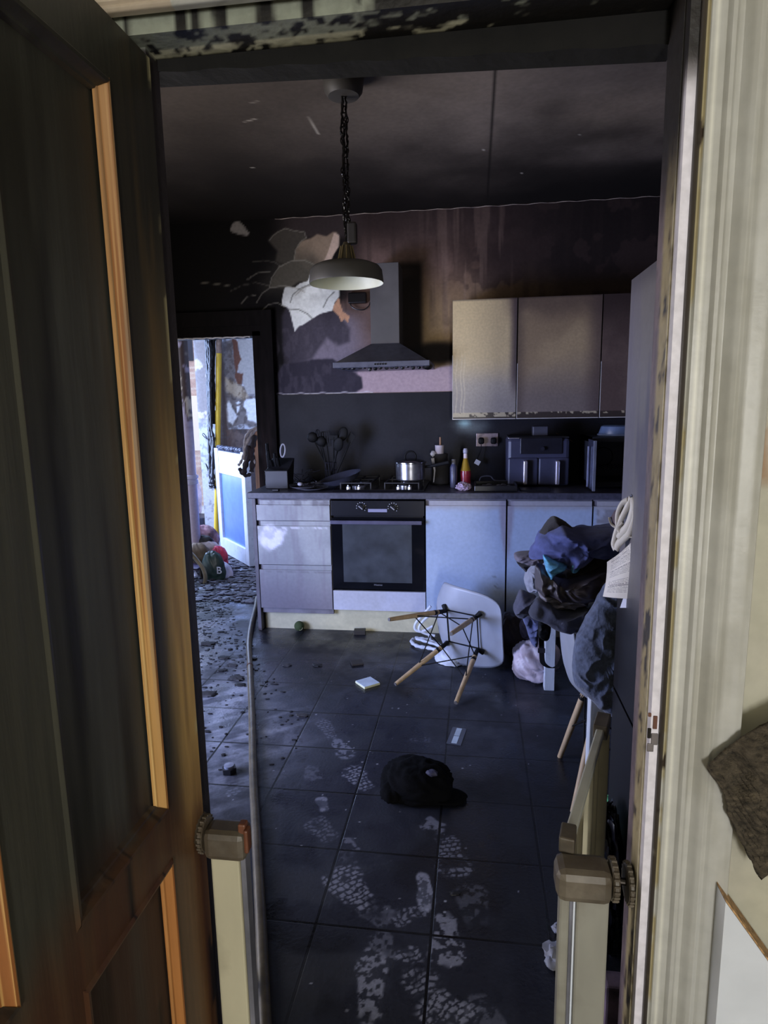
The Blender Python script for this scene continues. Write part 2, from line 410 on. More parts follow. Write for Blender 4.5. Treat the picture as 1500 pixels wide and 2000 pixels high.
LIL = pixpoly([(700, 728), (883, 716), (883, 768), (700, 768)], YB)
ARCS = [C1l(a) for a in ([(893, 420), (905, 350), (935, 300), (972, 275)], [(738, 590), (752, 530), (800, 460), (880, 422), (960, 418), (1030, 450)],
        [(655, 690), (690, 630), (740, 595), (830, 580), (920, 600), (960, 620)], [(870, 690), (885, 640), (930, 600), (1000, 570)],
        [(630, 430), (700, 420), (770, 430), (815, 460), (830, 445)], [(480, 620), (560, 580), (650, 560), (730, 580)],
        [(600, 540), (660, 500), (740, 490)], [(560, 690), (600, 650), (650, 640)], [(690, 740), (730, 700), (790, 690), (840, 715)], [(905, 640), (960, 590), (1010, 575)],
        [(860, 730), (920, 730), (980, 760), (1010, 790)], [(1080, 720), (1110, 660), (1150, 620)], [(300, 560), (400, 570), (480, 580)],
        [(738, 292), (760, 262), (790, 240), (840, 215), (880, 228), (960, 240), (972, 275)])]
def back_col(co):
    X, Z = co[:, 0], co[:, 2]
    n1 = fbm(X*2.5, Z*2.5, 2, 5); n2 = fbm(X*9, Z*7, 6, 4); n3 = fbm(X*40, Z*14, 12, 3); J = .03*(n2-.5)
    C = np.tile(np.array([126., 102., 94.]), (len(co), 1))
    # rusty mauve upper field
    C = mixc(C, (100, 78, 68), sst(.35, .65, n1))
    C = mixc(C, (168, 142, 104), .9*sst(-.52, -.30, X)*(1-sst(1.95, 2.45, Z))*sst(.3, .6, n1+.15))
    C = mixc(C, (48, 38, 38), .85*sst(2.25, 2.72, Z+.35*(n1-.5)))
    C = mixc(C, (32, 26, 26), .92*sst(-.15, .75, X+.5*(n1-.5))*sst(1.9, 2.3, Z))
    C = mixc(C, (58, 46, 44), .7*sst(.55, .62, n2)*sst(-.45, .3, X))
    # vertical drips
    C = mixc(C, (50, 40, 38), .3*sst(.55, .7, fbm(X*24, Z*1.2, 33, 3))*sst(1.9, 2.2, Z))
    C = mixc(C, (150, 126, 112), .35*sst(.58, .72, fbm(X*30, Z*1.5, 36, 3))*sst(-.5, -.1, X)*(1-sst(.1, .4, X)))
    # left field: soot above, grey lilac below
    left = 1-sst(-.98, -.72, X+.2*(n1-.5))
    C = mixc(C, (132, 124, 138), (1-sst(-.90, -.60, X+.2*(n1-.5)))*(1-sst(2.0, 2.15, Z)))
    C = mixc(C, (16, 13, 13), left*sst(2.02, 2.22, Z+.25*(n2-.5)))
    C = mixc(C, (12, 10, 10), .95*(1-sst(-1.38, -1.15, X+.1*(n2-.5))))
    C = mixc(C, (70, 60, 60), .8*(1-sst(-.85, -.7, X))*sst(2.55, 2.6, Z)*sst(-1.45, -1.2, X))
    # old scallop artex showing through
    m = 1-sst(-.01, .015, sdpoly(X, Z, UP1)+J); C = mixc(C, (78, 73, 66), m*.9)
    m = 1-sst(-.008, .008, sdpoly(X, Z, UP2)+J*.5); C = mixc(C, (158, 138, 118), m*(.65+.5*n2))
    m = 1-sst(-.004, .004, sdpoly(X, Z, PK)+J*.3); C = mixc(C, (226, 200, 182), m*.9)
    m = 1-sst(-.01, .01, sdpoly(X, Z, MID)+J); C = mixc(C, (118, 112, 98), m*.85)
    m = 1-sst(-.006, .006, sdpoly(X, Z, SM)+J*.4); C = mixc(C, (150, 145, 140), m*.9)
    m = 1-sst(-.02, .14, sdpoly(X, Z, MID)+J*2); C = mixc(C, (74, 70, 62), m*.55*(Z > 1.98))
    m = 1-sst(-.004, .03, sdpoly(X, Z, SL)+J*.5); C = mixc(C, (66, 62, 72), m*.85)
    lowm = 1-sst(-.006, .012, sdpoly(X, Z, LOW)+J*.6); C = mixc(C, (52, 49, 60), lowm*.95)
    m = 1-sst(-.006, .02, sdpoly(X, Z, LIL)+J*.4); C = mixc(C, (192, 170, 178), m*.9*(1-lowm))
    m = 1-sst(-.003, .004, sdpoly(X, Z, WH)+J*.25)
    C = mixc(C, (250, 253, 248), m)
    C = mixc(C, (150, 150, 146), m*.35*sst(2.1, 2.25, Z)*sst(.4, .6, n2))
    for k, a in enumerate(ARCS):
        d = sdline(X, Z, a)
        dark = k in (3, 10, 11)
        C = mixc(C, (70, 70, 66) if dark else (150, 146, 134), (.6 if k < 4 or k > 5 else .35)*(1-sst(.0015, .006, d)))
    m = 1-sst(-.002, .003, sdpoly(X, Z, FLP)); C = mixc(C, (208, 160, 128), m)
    # white filler line above the splashback, pale wipe marks
    C = mixc(C, (225, 222, 228), .85*(1-sst(.002, .006, np.abs(Z-1.545-.004*np.sin(X*40))))*(X < -.7)*(X > -1.42))
    C = mixc(C, (104, 97, 108), .3*sst(.5, .7, n3)*left*(Z < 2.0))
    # hood's cast shadow painted into the wall colour on its right side
    m = (1-sst(.0, .05, np.abs(X+.44)-.06))*sst(1.72, 1.78, Z)*(1-sst(2.36, 2.42, Z)); C = mixc(C, (22, 18, 16), .93*m)
    m = (1-sst(.0, .12, np.hypot((X+.25)*.8, (Z-1.80)*2.2)-.10)); C = mixc(C, (24, 21, 22), .9*m)
    m = (1-sst(0, .10, np.hypot((X+.55)*.55, (Z-2.33)*2)-.03)); C = mixc(C, (60, 48, 44), .5*m)
    # teal glow below the wall units is painted on the splashback
    return C
YW2 = YB+.12
wallM = paintmat('sooty_plaster', .85, .2, 22, .06, 60, spec=.2)
def wallseg(name, x0, x1, z0, z1, step=.008):
    o = build(name, planegrid((x0, YB, z0), (x1-x0, 0, 0), (0, 0, z1-z0), int((x1-x0)/step), int((z1-z0)/step)), wallM)
    return o
mb = MB()
def pg(mb, P0, U, V, step):
    nu, nv = max(1, int(np.linalg.norm(U)/step)), max(1, int(np.linalg.norm(V)/step))
    P0, U, V = map(lambda a: np.array(a, float), (P0, U, V))
    a = np.linspace(0, 1, nu+1)[:, None, None]; b = np.linspace(0, 1, nv+1)[None, :, None]
    mb.grid(P0+U*a+V*b)
pg(mb, (DX1, YB, 0), (XR+.05-DX1, 0, 0), (0, 0, CEIL), .008)
pg(mb, (DX0, YB, DZ), (DX1-DX0, 0, 0), (0, 0, CEIL-DZ), .012)
pg(mb, (XL-.05, YB, 0), (DX0-XL+.05, 0, 0), (0, 0, CEIL), .03)
pg(mb, (DX1, YB, 0), (0, .13, 0), (0, 0, DZ), .03); pg(mb, (DX0, YB, 0), (0, .13, 0), (0, 0, DZ), .03); pg(mb, (DX0, YB, DZ), (0, .13, 0), (DX1-DX0, 0, 0), .03)
struct(paint(build('wall_back', mb, wallM), back_col))

# thin pale crack where wall meets ceiling
mb = MB(); pts = []
for k in range(60):
    x = -1.35+k*2.6/59; pts.append((x, YB-.006, CEIL-.006-.003*math.sin(k*1.7)))
mb.tube(pts, [.0010+.0014*abs(math.sin(k*2.3)) for k in range(60)], 5)
struct(build('trim_1', mb, mat('caulk', (190, 175, 165), .8, noise=.3, soot=.25, sscale=9)))

# ---- side walls of the kitchen
sootwall = mat('sooty_side_wall', (88, 80, 80), .8, noise=.2, nscale=4, bump=.2, soot=.5, sootcol=(20, 17, 17), sscale=1.6)
PY0, PY1, PZ1 = 1.40, 2.80, 2.02
mb = MB(); mb.box((XL-.12, YD1-.1, 0), (XL, PY0, CEIL)).box((XL-.12, PY1, 0), (XL, YB+.12, CEIL)).box((XL-.12, PY0, PZ1), (XL, PY1, CEIL))
struct(build('wall_left', mb, sootwall))
mb = MB()
for a, b in (((XL-.10, PY0, 0), (XL-.03, PY0+.07, PZ1)), ((XL-.10, PY1-.07, 0), (XL-.03, PY1, PZ1)), ((XL-.10, PY0, PZ1-.07), (XL-.03, PY1, PZ1)), ((XL-.10, PY0, 0), (XL-.03, PY1, .07)), ((XL-.09, 2.07, .07), (XL-.04, 2.13, PZ1-.07))): mb.box(a, b, .004)
struct(build('window_1', mb, mat('patio_frame', (200, 200, 205), .4, soot=.3)))
struct(build('wall_right', MB().box((XR, YD1-.1, 0), (XR+.1, YB+.12, CEIL)), sootwall))

# ---- splashback panel
def splash_col(co):
    X, Z = co[:, 0], co[:, 2]; n = fbm(X*4, Z*4, 4); n2 = fbm(X*14, Z*9, 7)
    C = np.tile(np.array([40., 40., 45.]), (len(co), 1))
    C = mixc(C, (32, 32, 37), sst(.4, .65, n)); C = mixc(C, (32, 30, 34), .8*sst(.05, .3, X+.1*(n2-.5)))
    C = mixc(C, (36, 34, 40), .7*(1-sst(.93, 1.15, Z+.1*n2)))
    C = mixc(C, (30, 29, 34), .85*(1-sst(-.06, .05, sdpoly(X, Z, pixpoly([(655, 855), (672, 843), (725, 858), (715, 885), (690, 925), (660, 930)], YB))+.05*(n2-.5))))  # cast shadow of the utensils, painted darker on the panel
    C = mixc(C, (140, 152, 150), .6*(1-sst(.0, .16, np.hypot(X+.02, (Z-1.30)*2.0)-.02+.06*(n2-.5))))  # teal glow reflected under the wall units, painted into the panel colour
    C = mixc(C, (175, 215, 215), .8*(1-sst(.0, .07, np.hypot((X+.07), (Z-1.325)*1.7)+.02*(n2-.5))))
    return C
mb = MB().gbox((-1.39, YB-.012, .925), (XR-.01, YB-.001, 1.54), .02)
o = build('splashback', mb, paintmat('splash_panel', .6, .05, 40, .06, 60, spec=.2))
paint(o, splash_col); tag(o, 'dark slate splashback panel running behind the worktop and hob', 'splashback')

# ---- frame around the opening to the utility room
def frame_col(co):
    X, Z = co[:, 0], co[:, 2]; n = fbm(X*30, Z*2.5, 3, 4); n2 = fbm(X*20, Z*20, 5)
    C = np.tile(np.array([36., 29., 28.]), (len(co), 1)); C = mixc(C, (18, 15, 14), sst(.4, .6, n))
    C = mixc(C, (14, 12, 12), sst(1.0, 1.9, Z)*.8); C = mixc(C, (90, 84, 90), .5*sst(.6, .7, n)*(1-sst(.9, 1.5, Z)))
    return C
mb = MB()
mb.gbox((DX1-.012, YB-.03, 0), (DX1+.05, YB+.0, DZ+.03), .03); mb.gbox((DX1+.05, YB-.045, 0), (DX1+.135, YB, DZ+.17), .03)
mb.gbox((DX0-.1, YB-.03, DZ), (DX1+.05, YB, DZ+.07), .04); mb.gbox((DX0-.12, YB-.045, DZ+.07), (DX1+.05, YB, DZ+.17), .04)
mb.gbox((DX0-.12, YB-.045, 0), (DX0+.012, YB, DZ+.07), .05)
struct(paint(build('trim_2', mb, paintmat('charred_frame', .9, .5, 40, .2, 50, (1, 1, .15), spec=.15)), frame_col))
# pale underside edge of the opening
mb = MB(); pts = [(DX0+.02+k*.75/30, YB-.02, DZ-.004-.004*math.sin(k*2.1)) for k in range(31)]
mb.tube(pts, [.004+.003*abs(math.sin(k*1.3)) for k in range(31)], 6)
struct(build('trim_3', mb, mat('bare_edge', (215, 212, 215), .7, soot=.1)))

# ---- wall with the near doorway (kitchen / hall)
hallM = paintmat('hall_plaster', .6, .2, 18, .05, 30)
HX0, HX1, HZC = -1.35, 1.25, 2.45
CHIP = [(onY(x, y, .955)[0], onY(x, y, .955)[2]) for x, y in [(1500, 820), (1488, 848), (1478, 900), (1484, 950), (1492, 958), (1500, 940)]]
def hall_col(co):
    X, Y, Z = co[:, 0], co[:, 1], co[:, 2]; n = fbm(X*6+Y*5, Z*5, 4)
    C = np.tile(np.array([178., 174., 160.]), (len(co), 1)); C = mixc(C, (180, 177, 158), sst(.4, .7, n))
    m = (1-sst(-.003, .003, sdpoly(X, Z, CHIP)+.01*(n-.5)))*(Y < YD0+.01); C = mixc(C, (150, 112, 78), m)
    return C
def kit_side(co):
    C = hall_col(co); k = (co[:, 1] > YD0+.01)
    C[k] = (28, 24, 24); return C
mb = MB()
pg(mb, (JR+.02, YD0-.015, 0), (HX1-JR-.02, 0, 0), (0, 0, HZC), .01)
pg(mb, (HX0, YD0-.015, 0), (JL-.04-HX0, 0, 0), (0, 0, HZC), .05)
pg(mb, (JL-.04, YD0-.015, HZ+.02), (JR-JL+.06, 0, 0), (0, 0, HZC-HZ-.02), .05)
pg(mb, (JR+.02, YD1+.0, 0), (XR-JR, 0, 0), (0, 0, CEIL), .1)
pg(mb, (XL, YD1+.0, 0), (JL-.02-XL, 0, 0), (0, 0, CEIL), .1)
pg(mb, (JL-.04, YD1+.0, HZ+.02), (JR-JL+.06, 0, 0), (0, 0, CEIL-HZ-.02), .1)
struct(paint(build('wall_front', mb, hallM), kit_side))

# lining (jambs + head) with soot burn
def jamb_col(co):
    X, Y, Z = co[:, 0], co[:, 1], co[:, 2]
    n = fbm(Z*9, Y*40, 6, 4); n2 = fbm(Z*30, Y*90+X*60, 8, 3)
    C = np.tile(np.array([205., 200., 178.]), (len(co), 1))
    R = X > 0
    # right jamb: kitchen edge mauve, then tan bare wood, then clean white where the door shut
    tan = sst(.965, .972, Y)
    C = mixc(C, (226, 222, 232), (Y < .968)*R*1.0)
    C = mixc(C, (172, 156, 116), tan*R*(1-.3*n)); C = mixc(C, (120, 104, 72), tan*R*.6*sst(.5, .7, n2))
    C = mixc(C, (44, 36, 30), R*tan*sst(.60, .66, n2+.25*(1-sst(0, .10, np.abs(Z-1.1)))-.04)*.9)
    C = mixc(C, (128, 112, 124), R*sst(1.008, 1.014, Y)*(.9)); C = mixc(C, (84, 72, 84), R*sst(1.008, 1.014, Y)*.6*sst(.45, .65, n))
    top = sst(1.66, 1.84, Z+.10*(n-.5))
    C = mixc(C, (24, 19, 18), R*top*sst(.955, .968, Y+.0*Z)*.95)
    C = mixc(C, (26, 21, 20), R*(Y < .97)*sst(1.84, 1.90, Z+.05*(n-.5)+.4*(Y-.958)))
    # left jamb: black charred
    C = mixc(C, (26, 21, 24), ~R*.95); C = mixc(C, (58, 52, 58), ~R*.5*sst(.5, .7, n))
    # head
    H = Z > HZ-.004
    rgt = sst(-.42, .25, X+.25*(n2-.5)); band = (Y < 1.036)
    C = mixc(C, (150, 156, 140), H*band*.9); C = mixc(C, (212, 208, 178), H*(Y > 1.012)*band*.8)
    sm = sst(.62-.5*rgt, .72-.42*rgt, fbm(X*48, Y*60, 21, 5)+.06)
    C = mixc(C, (16, 13, 12), H*sm*.95); C = mixc(C, (13, 11, 10), H*(Y >= 1.036)*.96)
    return C
jm = paintmat('door_lining_paint', .5, .5, 45, .08, 60)
mb = MB()
mb.gbox((JR, .968, 0), (JR+.03, YD1, HZ+.03), .008); mb.gbox((JR+.002, .948, 0), (JR+.018, .9679, HZ+.02), .008)
mb.gbox((JL-.03, 1.0, 0), (JL, YD1, HZ+.03), .012)
mb.gbox((JL-.03, .968, HZ), (JR+.03, YD1+.02, HZ+.03), .006)
struct(paint(build('trim_4', mb, jm), jamb_col))
# charred stop board sagging across the head
mb = MB(); zl, zr = 1.983, 1.957
xs = np.linspace(JL-.02, JR+.01, 40)
P = [[(x, y, z) for (y, z) in ((1.037, HZ+.01), (1.037, zl+(zr-zl)*(x-JL)/(JR-JL)+.0015*math.sin(x*60)), (1.085, zl+(zr-zl)*(x-JL)/(JR-JL)), (1.085, HZ+.01))] for x in xs]
mb.grid(np.array(P), closed_v=True)
struct(build('trim_5', mb, mat('charred_board', (10, 9, 8), .95, noise=.4, nscale=30, bump=.5, soot=.2)))
# kitchen side edges of lining seen past the jambs
# ---- moulded architrave, hall side: profile (offset from opening, projection)
prof = [(0.022, 0), (.022, .012), (.026, .016), (.030, .014), (.033, .018), (.050, .019), (.055, .025), (.060, .026), (.064, .021), (.070, .020), (.080, .030), (.086, .033), (.092, .030), (.097, .033), (.118, .036), (.128, .034), (.130, 0)]
_o = np.array([a for a, b in prof]); _i = np.linspace(0, len(prof)-1, 70); prof = list(zip(np.interp(_i, np.arange(len(prof)), _o), np.interp(_i, np.arange(len(prof)), [b for a, b in prof])))
def arch_col(co):
    X, Y, Z = co[:, 0], co[:, 1], co[:, 2]; n = fbm(Z*5+X*3, Y*60+X*40, 2, 4); n2 = fbm(X*30, Z*30, 5, 3)
    C = np.tile(np.array([182., 181., 175.]), (len(co), 1)); C = mixc(C, (166, 164, 155), .8*sst(.4, .65, n))
    C = mixc(C, (228, 226, 214), .7*(np.abs(X-(JR+.031)) < .003))  # highlight along the moulding, painted as a paler line
    bare = (np.abs(X-(JR+.020)) < .004)
    C = mixc(C, (160, 148, 112), .9*bare*sst(.42, .55, fbm(Z*16, X*30, 12)))
    C = mixc(C, (50, 40, 34), .9*bare*sst(.78, .82, fbm(Z*40, X*60, 13)+.3*np.exp(-((Z-.92)/.05)**2)))
    # soot along the lower edge of the head piece
    n2 = fbm(X*70, Z*80, 5, 5)
    low = sst(HZ+.045, HZ+.018, Z+.02*(n2-.5)+.05*(1-sst(-.3, .35, X)))*(X < JR+.02)
    C = mixc(C, (46, 40, 36), .85*low*sst(.35, .6, n2+.3*sst(-.4, .2, X)))
    
    # left end of the head piece tinted browner
    lft = (X < -.42)&(Z > 2.0); C = mixc(C, (182, 150, 116), .45*lft)
    return C
am = paintmat('old_cream_gloss', .38, .25, 30, .04, 40)
def arch(mb, side):
    rows = []
    if side == 'R':
        zz = list(np.linspace(0, HZ+.13, 260))
        for z in zz: rows.append([(JR-.008+o, YD0-.015-p, min(z, HZ+o)) for o, p in prof])
    elif side == 'L':
        for z in np.linspace(0, HZ+.13, 60): rows.append([(JL-.05-o, YD0-.015-p, min(z, HZ+o)) for o, p in prof])
    else:
        for x in np.linspace(JL-.18, JR+.122, 420): rows.append([(min(max(x, JL-.05-o), JR-.008+o), YD0-.015-p, HZ-.004+o) for o, p in prof])
    mb.grid(np.array(rows))
for i, s_ in enumerate('RTL'):
    mb = MB(); arch(mb, s_)
    o = build('trim_%d' % (6+i), mb, am, smooth=True, sharp=25); struct(paint(o, arch_col))

# ---- hall box behind the camera
hm = mat('hall_paint', (176, 172, 152), .7, noise=.05)
struct(build('wall_hall_right', MB().box((HX1, -4.0, 0), (HX1+.08, YD0-.015, HZC)), hm))
struct(build('wall_hall_left', MB().box((HX0-.08, -4.0, 0), (HX0, YD0-.015, HZC)), hm))
mb = MB(); mb.box((HX0, -4.08, 0), (.15, -4.0, HZC)).box((1.0, -4.08, 0), (HX1, -4.0, HZC)).box((.15, -4.08, 2.05), (1.0, -4.0, HZC))
struct(build('wall_hall_back', mb, hm))
struct(build('ceiling_hall', MB().box((HX0-.08, -4.08, HZC), (HX1+.08, YD0-.015, HZC+.08)), hm))
struct(build('floor_hall', MB().box((HX0-.08, -4.08, -.06), (HX1+.08, YD1-.9, .0)), mat('hall_boards', (96, 78, 58), .5, noise=.2, stretch=(8, 1, 1))))

# ================================================================ UTILITY ROOM beyond the opening
UY = 6.30; UX0, UX1, UZC = -3.6, -1.25, 2.5
WXE = onY(386, 800, UY)[0]       # left end of the blistered wall
U = lambda pts, s=6.4526: pixpoly(crop(pts, 330, 650, s), UY)
G1 = U([(650, 90), (830, 90), (815, 250), (840, 480), (850, 600), (960, 700), (990, 800), (1150, 830), (1150, 1000), (1100, 1180), (1000, 1160), (760, 1190), (735, 1060), (700, 900), (670, 700), (655, 400)])
WHT = U([(720, 900), (760, 850), (800, 900), (820, 1000), (850, 1060), (800, 1150), (740, 1110)])
WHT2 = U([(840, 880), (880, 860), (905, 885), (860, 905)]); WHT3 = U([(850, 930), (895, 920), (880, 980), (860, 1005)])
WHT4 = U([(960, 850), (1130, 840), (1130, 1150), (1060, 1110), (1000, 1090), (1000, 1000), (940, 930)])
RUST = U([(800, 90), (850, 90), (880, 250), (905, 330), (870, 400), (860, 500), (930, 520), (920, 650), (870, 650), (830, 560), (840, 470), (810, 280)])
PANEL = U([(865, 85), (1110, 85), (1130, 780), (990, 760), (930, 640), (935, 520), (865, 480), (905, 330)])
BRN = U([(640, 100), (665, 100), (700, 600), (720, 900), (735, 1150), (775, 1350), (770, 1640), (640, 1660)])
SPK = U([(700, 560), (830, 620), (930, 680), (985, 790), (950, 850), (760, 780), (700, 720)])
LFT = U([(300, 80), (640, 80), (640, 800), (560, 900), (480, 1100), (420, 1180), (340, 1000), (320, 500)])
def util_col(co):
    X, Z = co[:, 0], co[:, 2]; n = fbm(X*9, Z*8, 3, 5); n2 = fbm(X*30, Z*26, 6, 4); J = .06*(n-.5)+.03*(n2-.5)
    C = np.tile(np.array([196., 200., 212.]), (len(co), 1))
    def P(poly, col, a=1, soft=.01, j=1): 
        nonlocal C; C = mixc(C, col, a*(1-sst(-soft, soft, sdpoly(X, Z, poly)+J*j)))
    P(LFT, (126, 116, 112), .8, .05); C = mixc(C, (214, 202, 190), .8*sst(.58, .62, n)*(Z > 1.35)*(X < onY(420, 800, UY)[0]))
    P(G1, (120, 112, 112), .95, .01); C = mixc(C, (70, 60, 58), .5*sst(.5, .62, n2)*(Z > 1.05)*(X > onY(432, 800, UY)[0]))
    P(SPK, (196, 178, 152), .8, .02); C = mixc(C, (110, 90, 70), .5*(1-sst(-.01, .02, sdpoly(X, Z, SPK)))*sst(.52, .6, n2))
    P(WHT, (240, 244, 250)); P(WHT2, (240, 244, 250), 1, .005, .3); P(WHT3, (240, 244, 250), 1, .005, .3); P(WHT4, (236, 240, 248), 1, .01)
    P(PANEL, (176, 172, 170), 1, .004, .25); P(RUST, (100, 58, 40), 1, .006, .5); P(BRN, (58, 38, 32), .92, .02, .5)
    low = (Z < onY(470, 838, UY)[2])*(Z > .6)*(X > onY(445, 900, UY)[0])
    C = mixc(C, (96, 74, 66), .8*low); C = mixc(C, (50, 40, 40), .6*low*sst(.45, .6, n))
    C = mixc(C, (84, 82, 92), .35*sst(.62, .68, n2)*(Z < 1.3))
    return C
mb = MB(); pg(mb, (WXE, UY, 0), (UX1-WXE, 0, 0), (0, 0, UZC), .010); pg(mb, (WXE, UY, 0), (0, .10, 0), (0, 0, UZC), .05); pg(mb, (WXE, UY+.10, 0), (UX1-WXE, 0, 0), (0, 0, UZC), .1)
struct(paint(build('wall_utility_back', mb, paintmat('blistered_plaster', .75, .6, 30, .08, 40)), util_col))
um = mat('utility_paint', (190, 190, 196), .7, noise=.12, soot=.3)
mb = MB(); mb.box((UX0-.1, 4.6, 0), (UX0, 5.0, UZC)).box((UX0-.1, 6.5, 0), (UX0, 6.6, UZC)).box((UX0-.1, 5.0, 2.3), (UX0, 6.5, UZC)).box((UX0-.1, 5.0, 0), (UX0, 6.5, .6))
struct(build('wall_utility_left', mb, um))
struct(build('window_2', MB().box((UX0-.07, 5.0, .6), (UX0-.03, 5.06, 2.3)).box((UX0-.07, 6.44, .6), (UX0-.03, 6.5, 2.3)).box((UX0-.07, 5.0, .6), (UX0-.03, 6.5, .66)).box((UX0-.07, 5.0, 2.24), (UX0-.03, 6.5, 2.3)), MATS['patio_frame']))
struct(build('wall_utility_right', MB().box((UX1, 4.6, 0), (UX1+.1, 6.4, UZC)), um))
struct(build('ceiling_utility', MB().box((UX0-.1, 4.6, UZC), (UX1+.1, 6.4, UZC+.08)), mat('utility_ceiling', (40, 36, 36), .8)))
def ufloor(co):
    X, Y = co[:, 0], co[:, 1]; n = fbm(X*10, Y*7, 4, 5); n2 = fbm(X*34, Y*20, 8, 4)
    C = np.tile(np.array([150., 154., 168.]), (len(co), 1)); C = mixc(C, (40, 38, 42), .9*sst(.45, .58, n2)); C = mixc(C, (26, 22, 20), .8*sst(.5, .65, n)*(Y < 5.4))
    return C
o = build('floor_utility', planegrid((UX0-.1, YB+.06, 0), (UX1-UX0+.2, 0, 0), (0, 3.1, 0), 240, 300), paintmat('rubble_floor', .7, .8, 60, .15, 90)); struct(paint(o, ufloor))
# brick house seen through the gap outside
def outcol(co):
    X, Z = co[:, 0], co[:, 2]; n = fbm(X*12, Z*12, 4); C = np.tile(np.array([214., 190., 184.]), (len(co), 1)); C = mixc(C, (196, 168, 164), sst(.4, .6, n))
    row = np.floor(Z/.075); C = mixc(C, (225, 215, 210), .8*(((Z/.075)-row) < .14)); C = mixc(C, (225, 215, 210), .8*(((X/.225+.5*(row % 2)) % 1) < .045))
    return C
YO = 9.0; OX = lambda px: onY(px, 800, YO)[0]; OZ = lambda py: onY(372, py, YO)[2]
mb = MB().gbox((OX(330), YO, 0), (OX(386), YO+.1, 3.4), .025)
b = thing('neighbour_house', 'pinkish brick wall of the house outside, seen through the narrow gap beside the white pipe', 'house', ((OX(330)+OX(386))/2, YO, 0))
paint(build('wall', mb, paintmat('brick_paint', .8, .2), b), outcol)
build('glare_panel', MB().box((OX(350), YO-.03, OZ(880)), (OX(392), YO, OZ(773)), .005), mat('glare_white', (250, 240, 228), .6, noise=.02), b)  # bright glare in the gap, put in as a near-white panel
mb = MB()
for k in range(4): mb.box((OX(350), YO-.025, OZ(710)+.0+k*.13), (OX(392), YO, OZ(710)+.10+k*.13))
build('upper_window', MB().box((OX(350), YO-.03, OZ(705)), (OX(385), YO, OZ(662)), .004), mat('dark_glass', (30, 36, 60), .2), b)
struct(build('floor_outside', MB().box((-8, 7.6, -.05), (0, 12, -.0)), mat('paving', (190, 200, 215), .8, noise=.1)))
# ================================================================ NEAR DOOR, open against the hall
DXF = -.485
door = thing('door_1', 'panelled wooden door standing open, black with soot above and brown below', 'door', (DXF-.02, .6, .01)); door['kind'] = 'structure'
def door_col(co):
    X, Y, Z = co[:, 0], co[:, 1], co[:, 2]
    g = fbm(Y*55, Z*1.6, 3, 4); n = fbm(Y*6, Z*3, 5, 4); n2 = fbm(Y*90, Z*3, 9, 3)
    C = np.tile(np.array([46., 44., 38.]), (len(co), 1))
    C = mixc(C, (44, 40, 32), sst(.35, .65, g)*.7)
    rec = X < DXF-.006
    C = mixc(C, (66, 67, 64), rec*.85); C = mixc(C, (22, 22, 20), rec*.7*sst(.5, .7, g)); C = mixc(C, (86, 88, 86), rec*.3*sst(.62, .75, n2))
    C = mixc(C, (38, 36, 28), .7*sst(1.55, 1.85, Z))
    mun = (Y > .53)&(Y < .64); C = mixc(C, (74, 74, 64), mun*(1-sst(1.5, 1.8, Z))*.6*(~rec))
    # stile by the hinge: yellow stained towards the bottom, brown below the lock rail
    st = sst(.885, .96, Y)*(~rec)
    C = mixc(C, (222, 180, 108), st*(1-sst(1.15, 1.75, Z+.15*(n-.5)))*.85); C = mixc(C, (120, 92, 54), st*.5*sst(.55, .7, g))
    C = mixc(C, (206, 196, 150), (Y > .992)*.8*sst(.5, .6, fbm(Z*9, Z*2, 31))*(Z > .9))
    low = (1-sst(.76, .92, Z+.08*(n-.5)))*(1-.75*st*sst(.70, .80, Z))
    C = mixc(C, (92, 60, 36), low*.85*(~rec)); C = mixc(C, (70, 42, 26), low*.8*sst(.4, .65, g)); C = mixc(C, (58, 36, 24), low*.6*rec)
    C = mixc(C, (12, 9, 8), .8*low*(fbm(Y*70, Z*2.4, 77, 2) > .80))
    return C
dm = paintmat('sooty_door', .45, .35, 60, .10, 60, (1, 1, .08))
mb = MB(); S = .012
mb.gbox((DXF-.035, .205, .01), (DXF-.016, .995, 1.985), .014)
for (y0, y1, z0, z1) in ((.875, 1.0, .01, 1.985), (.532, .636, .2, 1.90), (.20, .30, .01, 1.985), (.30, .532, .742, .830), (.636, .875, .742, .830), (.30, .875, 1.90, 1.985), (.30, .875, .01, .2)):
    mb.gbox((DXF-.04, y0, z0), (DXF, y1, z1), S)
paint(build('leaf', mb, dm, door), door_col)
wood = paintmat('bare_moulding', .35, .15, 60, .08, 80, (1, 1, .06))
def wood_col(co):
    Y, Z = co[:, 1], co[:, 2]; g = fbm(Y*260, Z*1.2, 4, 3); C = np.tile(np.array([190., 146., 88.]), (len(co), 1))
    C = mixc(C, (128, 74, 34), .85*sst(.46, .56, g)); C = mixc(C, (232, 196, 132), .6*sst(.60, .68, fbm(Y*420, Z*.9, 14, 2))); C = mixc(C, (120, 106, 92), .75*sst(.55, .65, fbm(Y*200+5, Z*.8, 8, 3))*sst(.9, 1.3, Z)); C = mixc(C, (140, 96, 60), .5*sst(1.2, 1.8, Z))
    C = mixc(C, (150, 80, 36), .5*(1-sst(.70, .80, Z)))
    return C
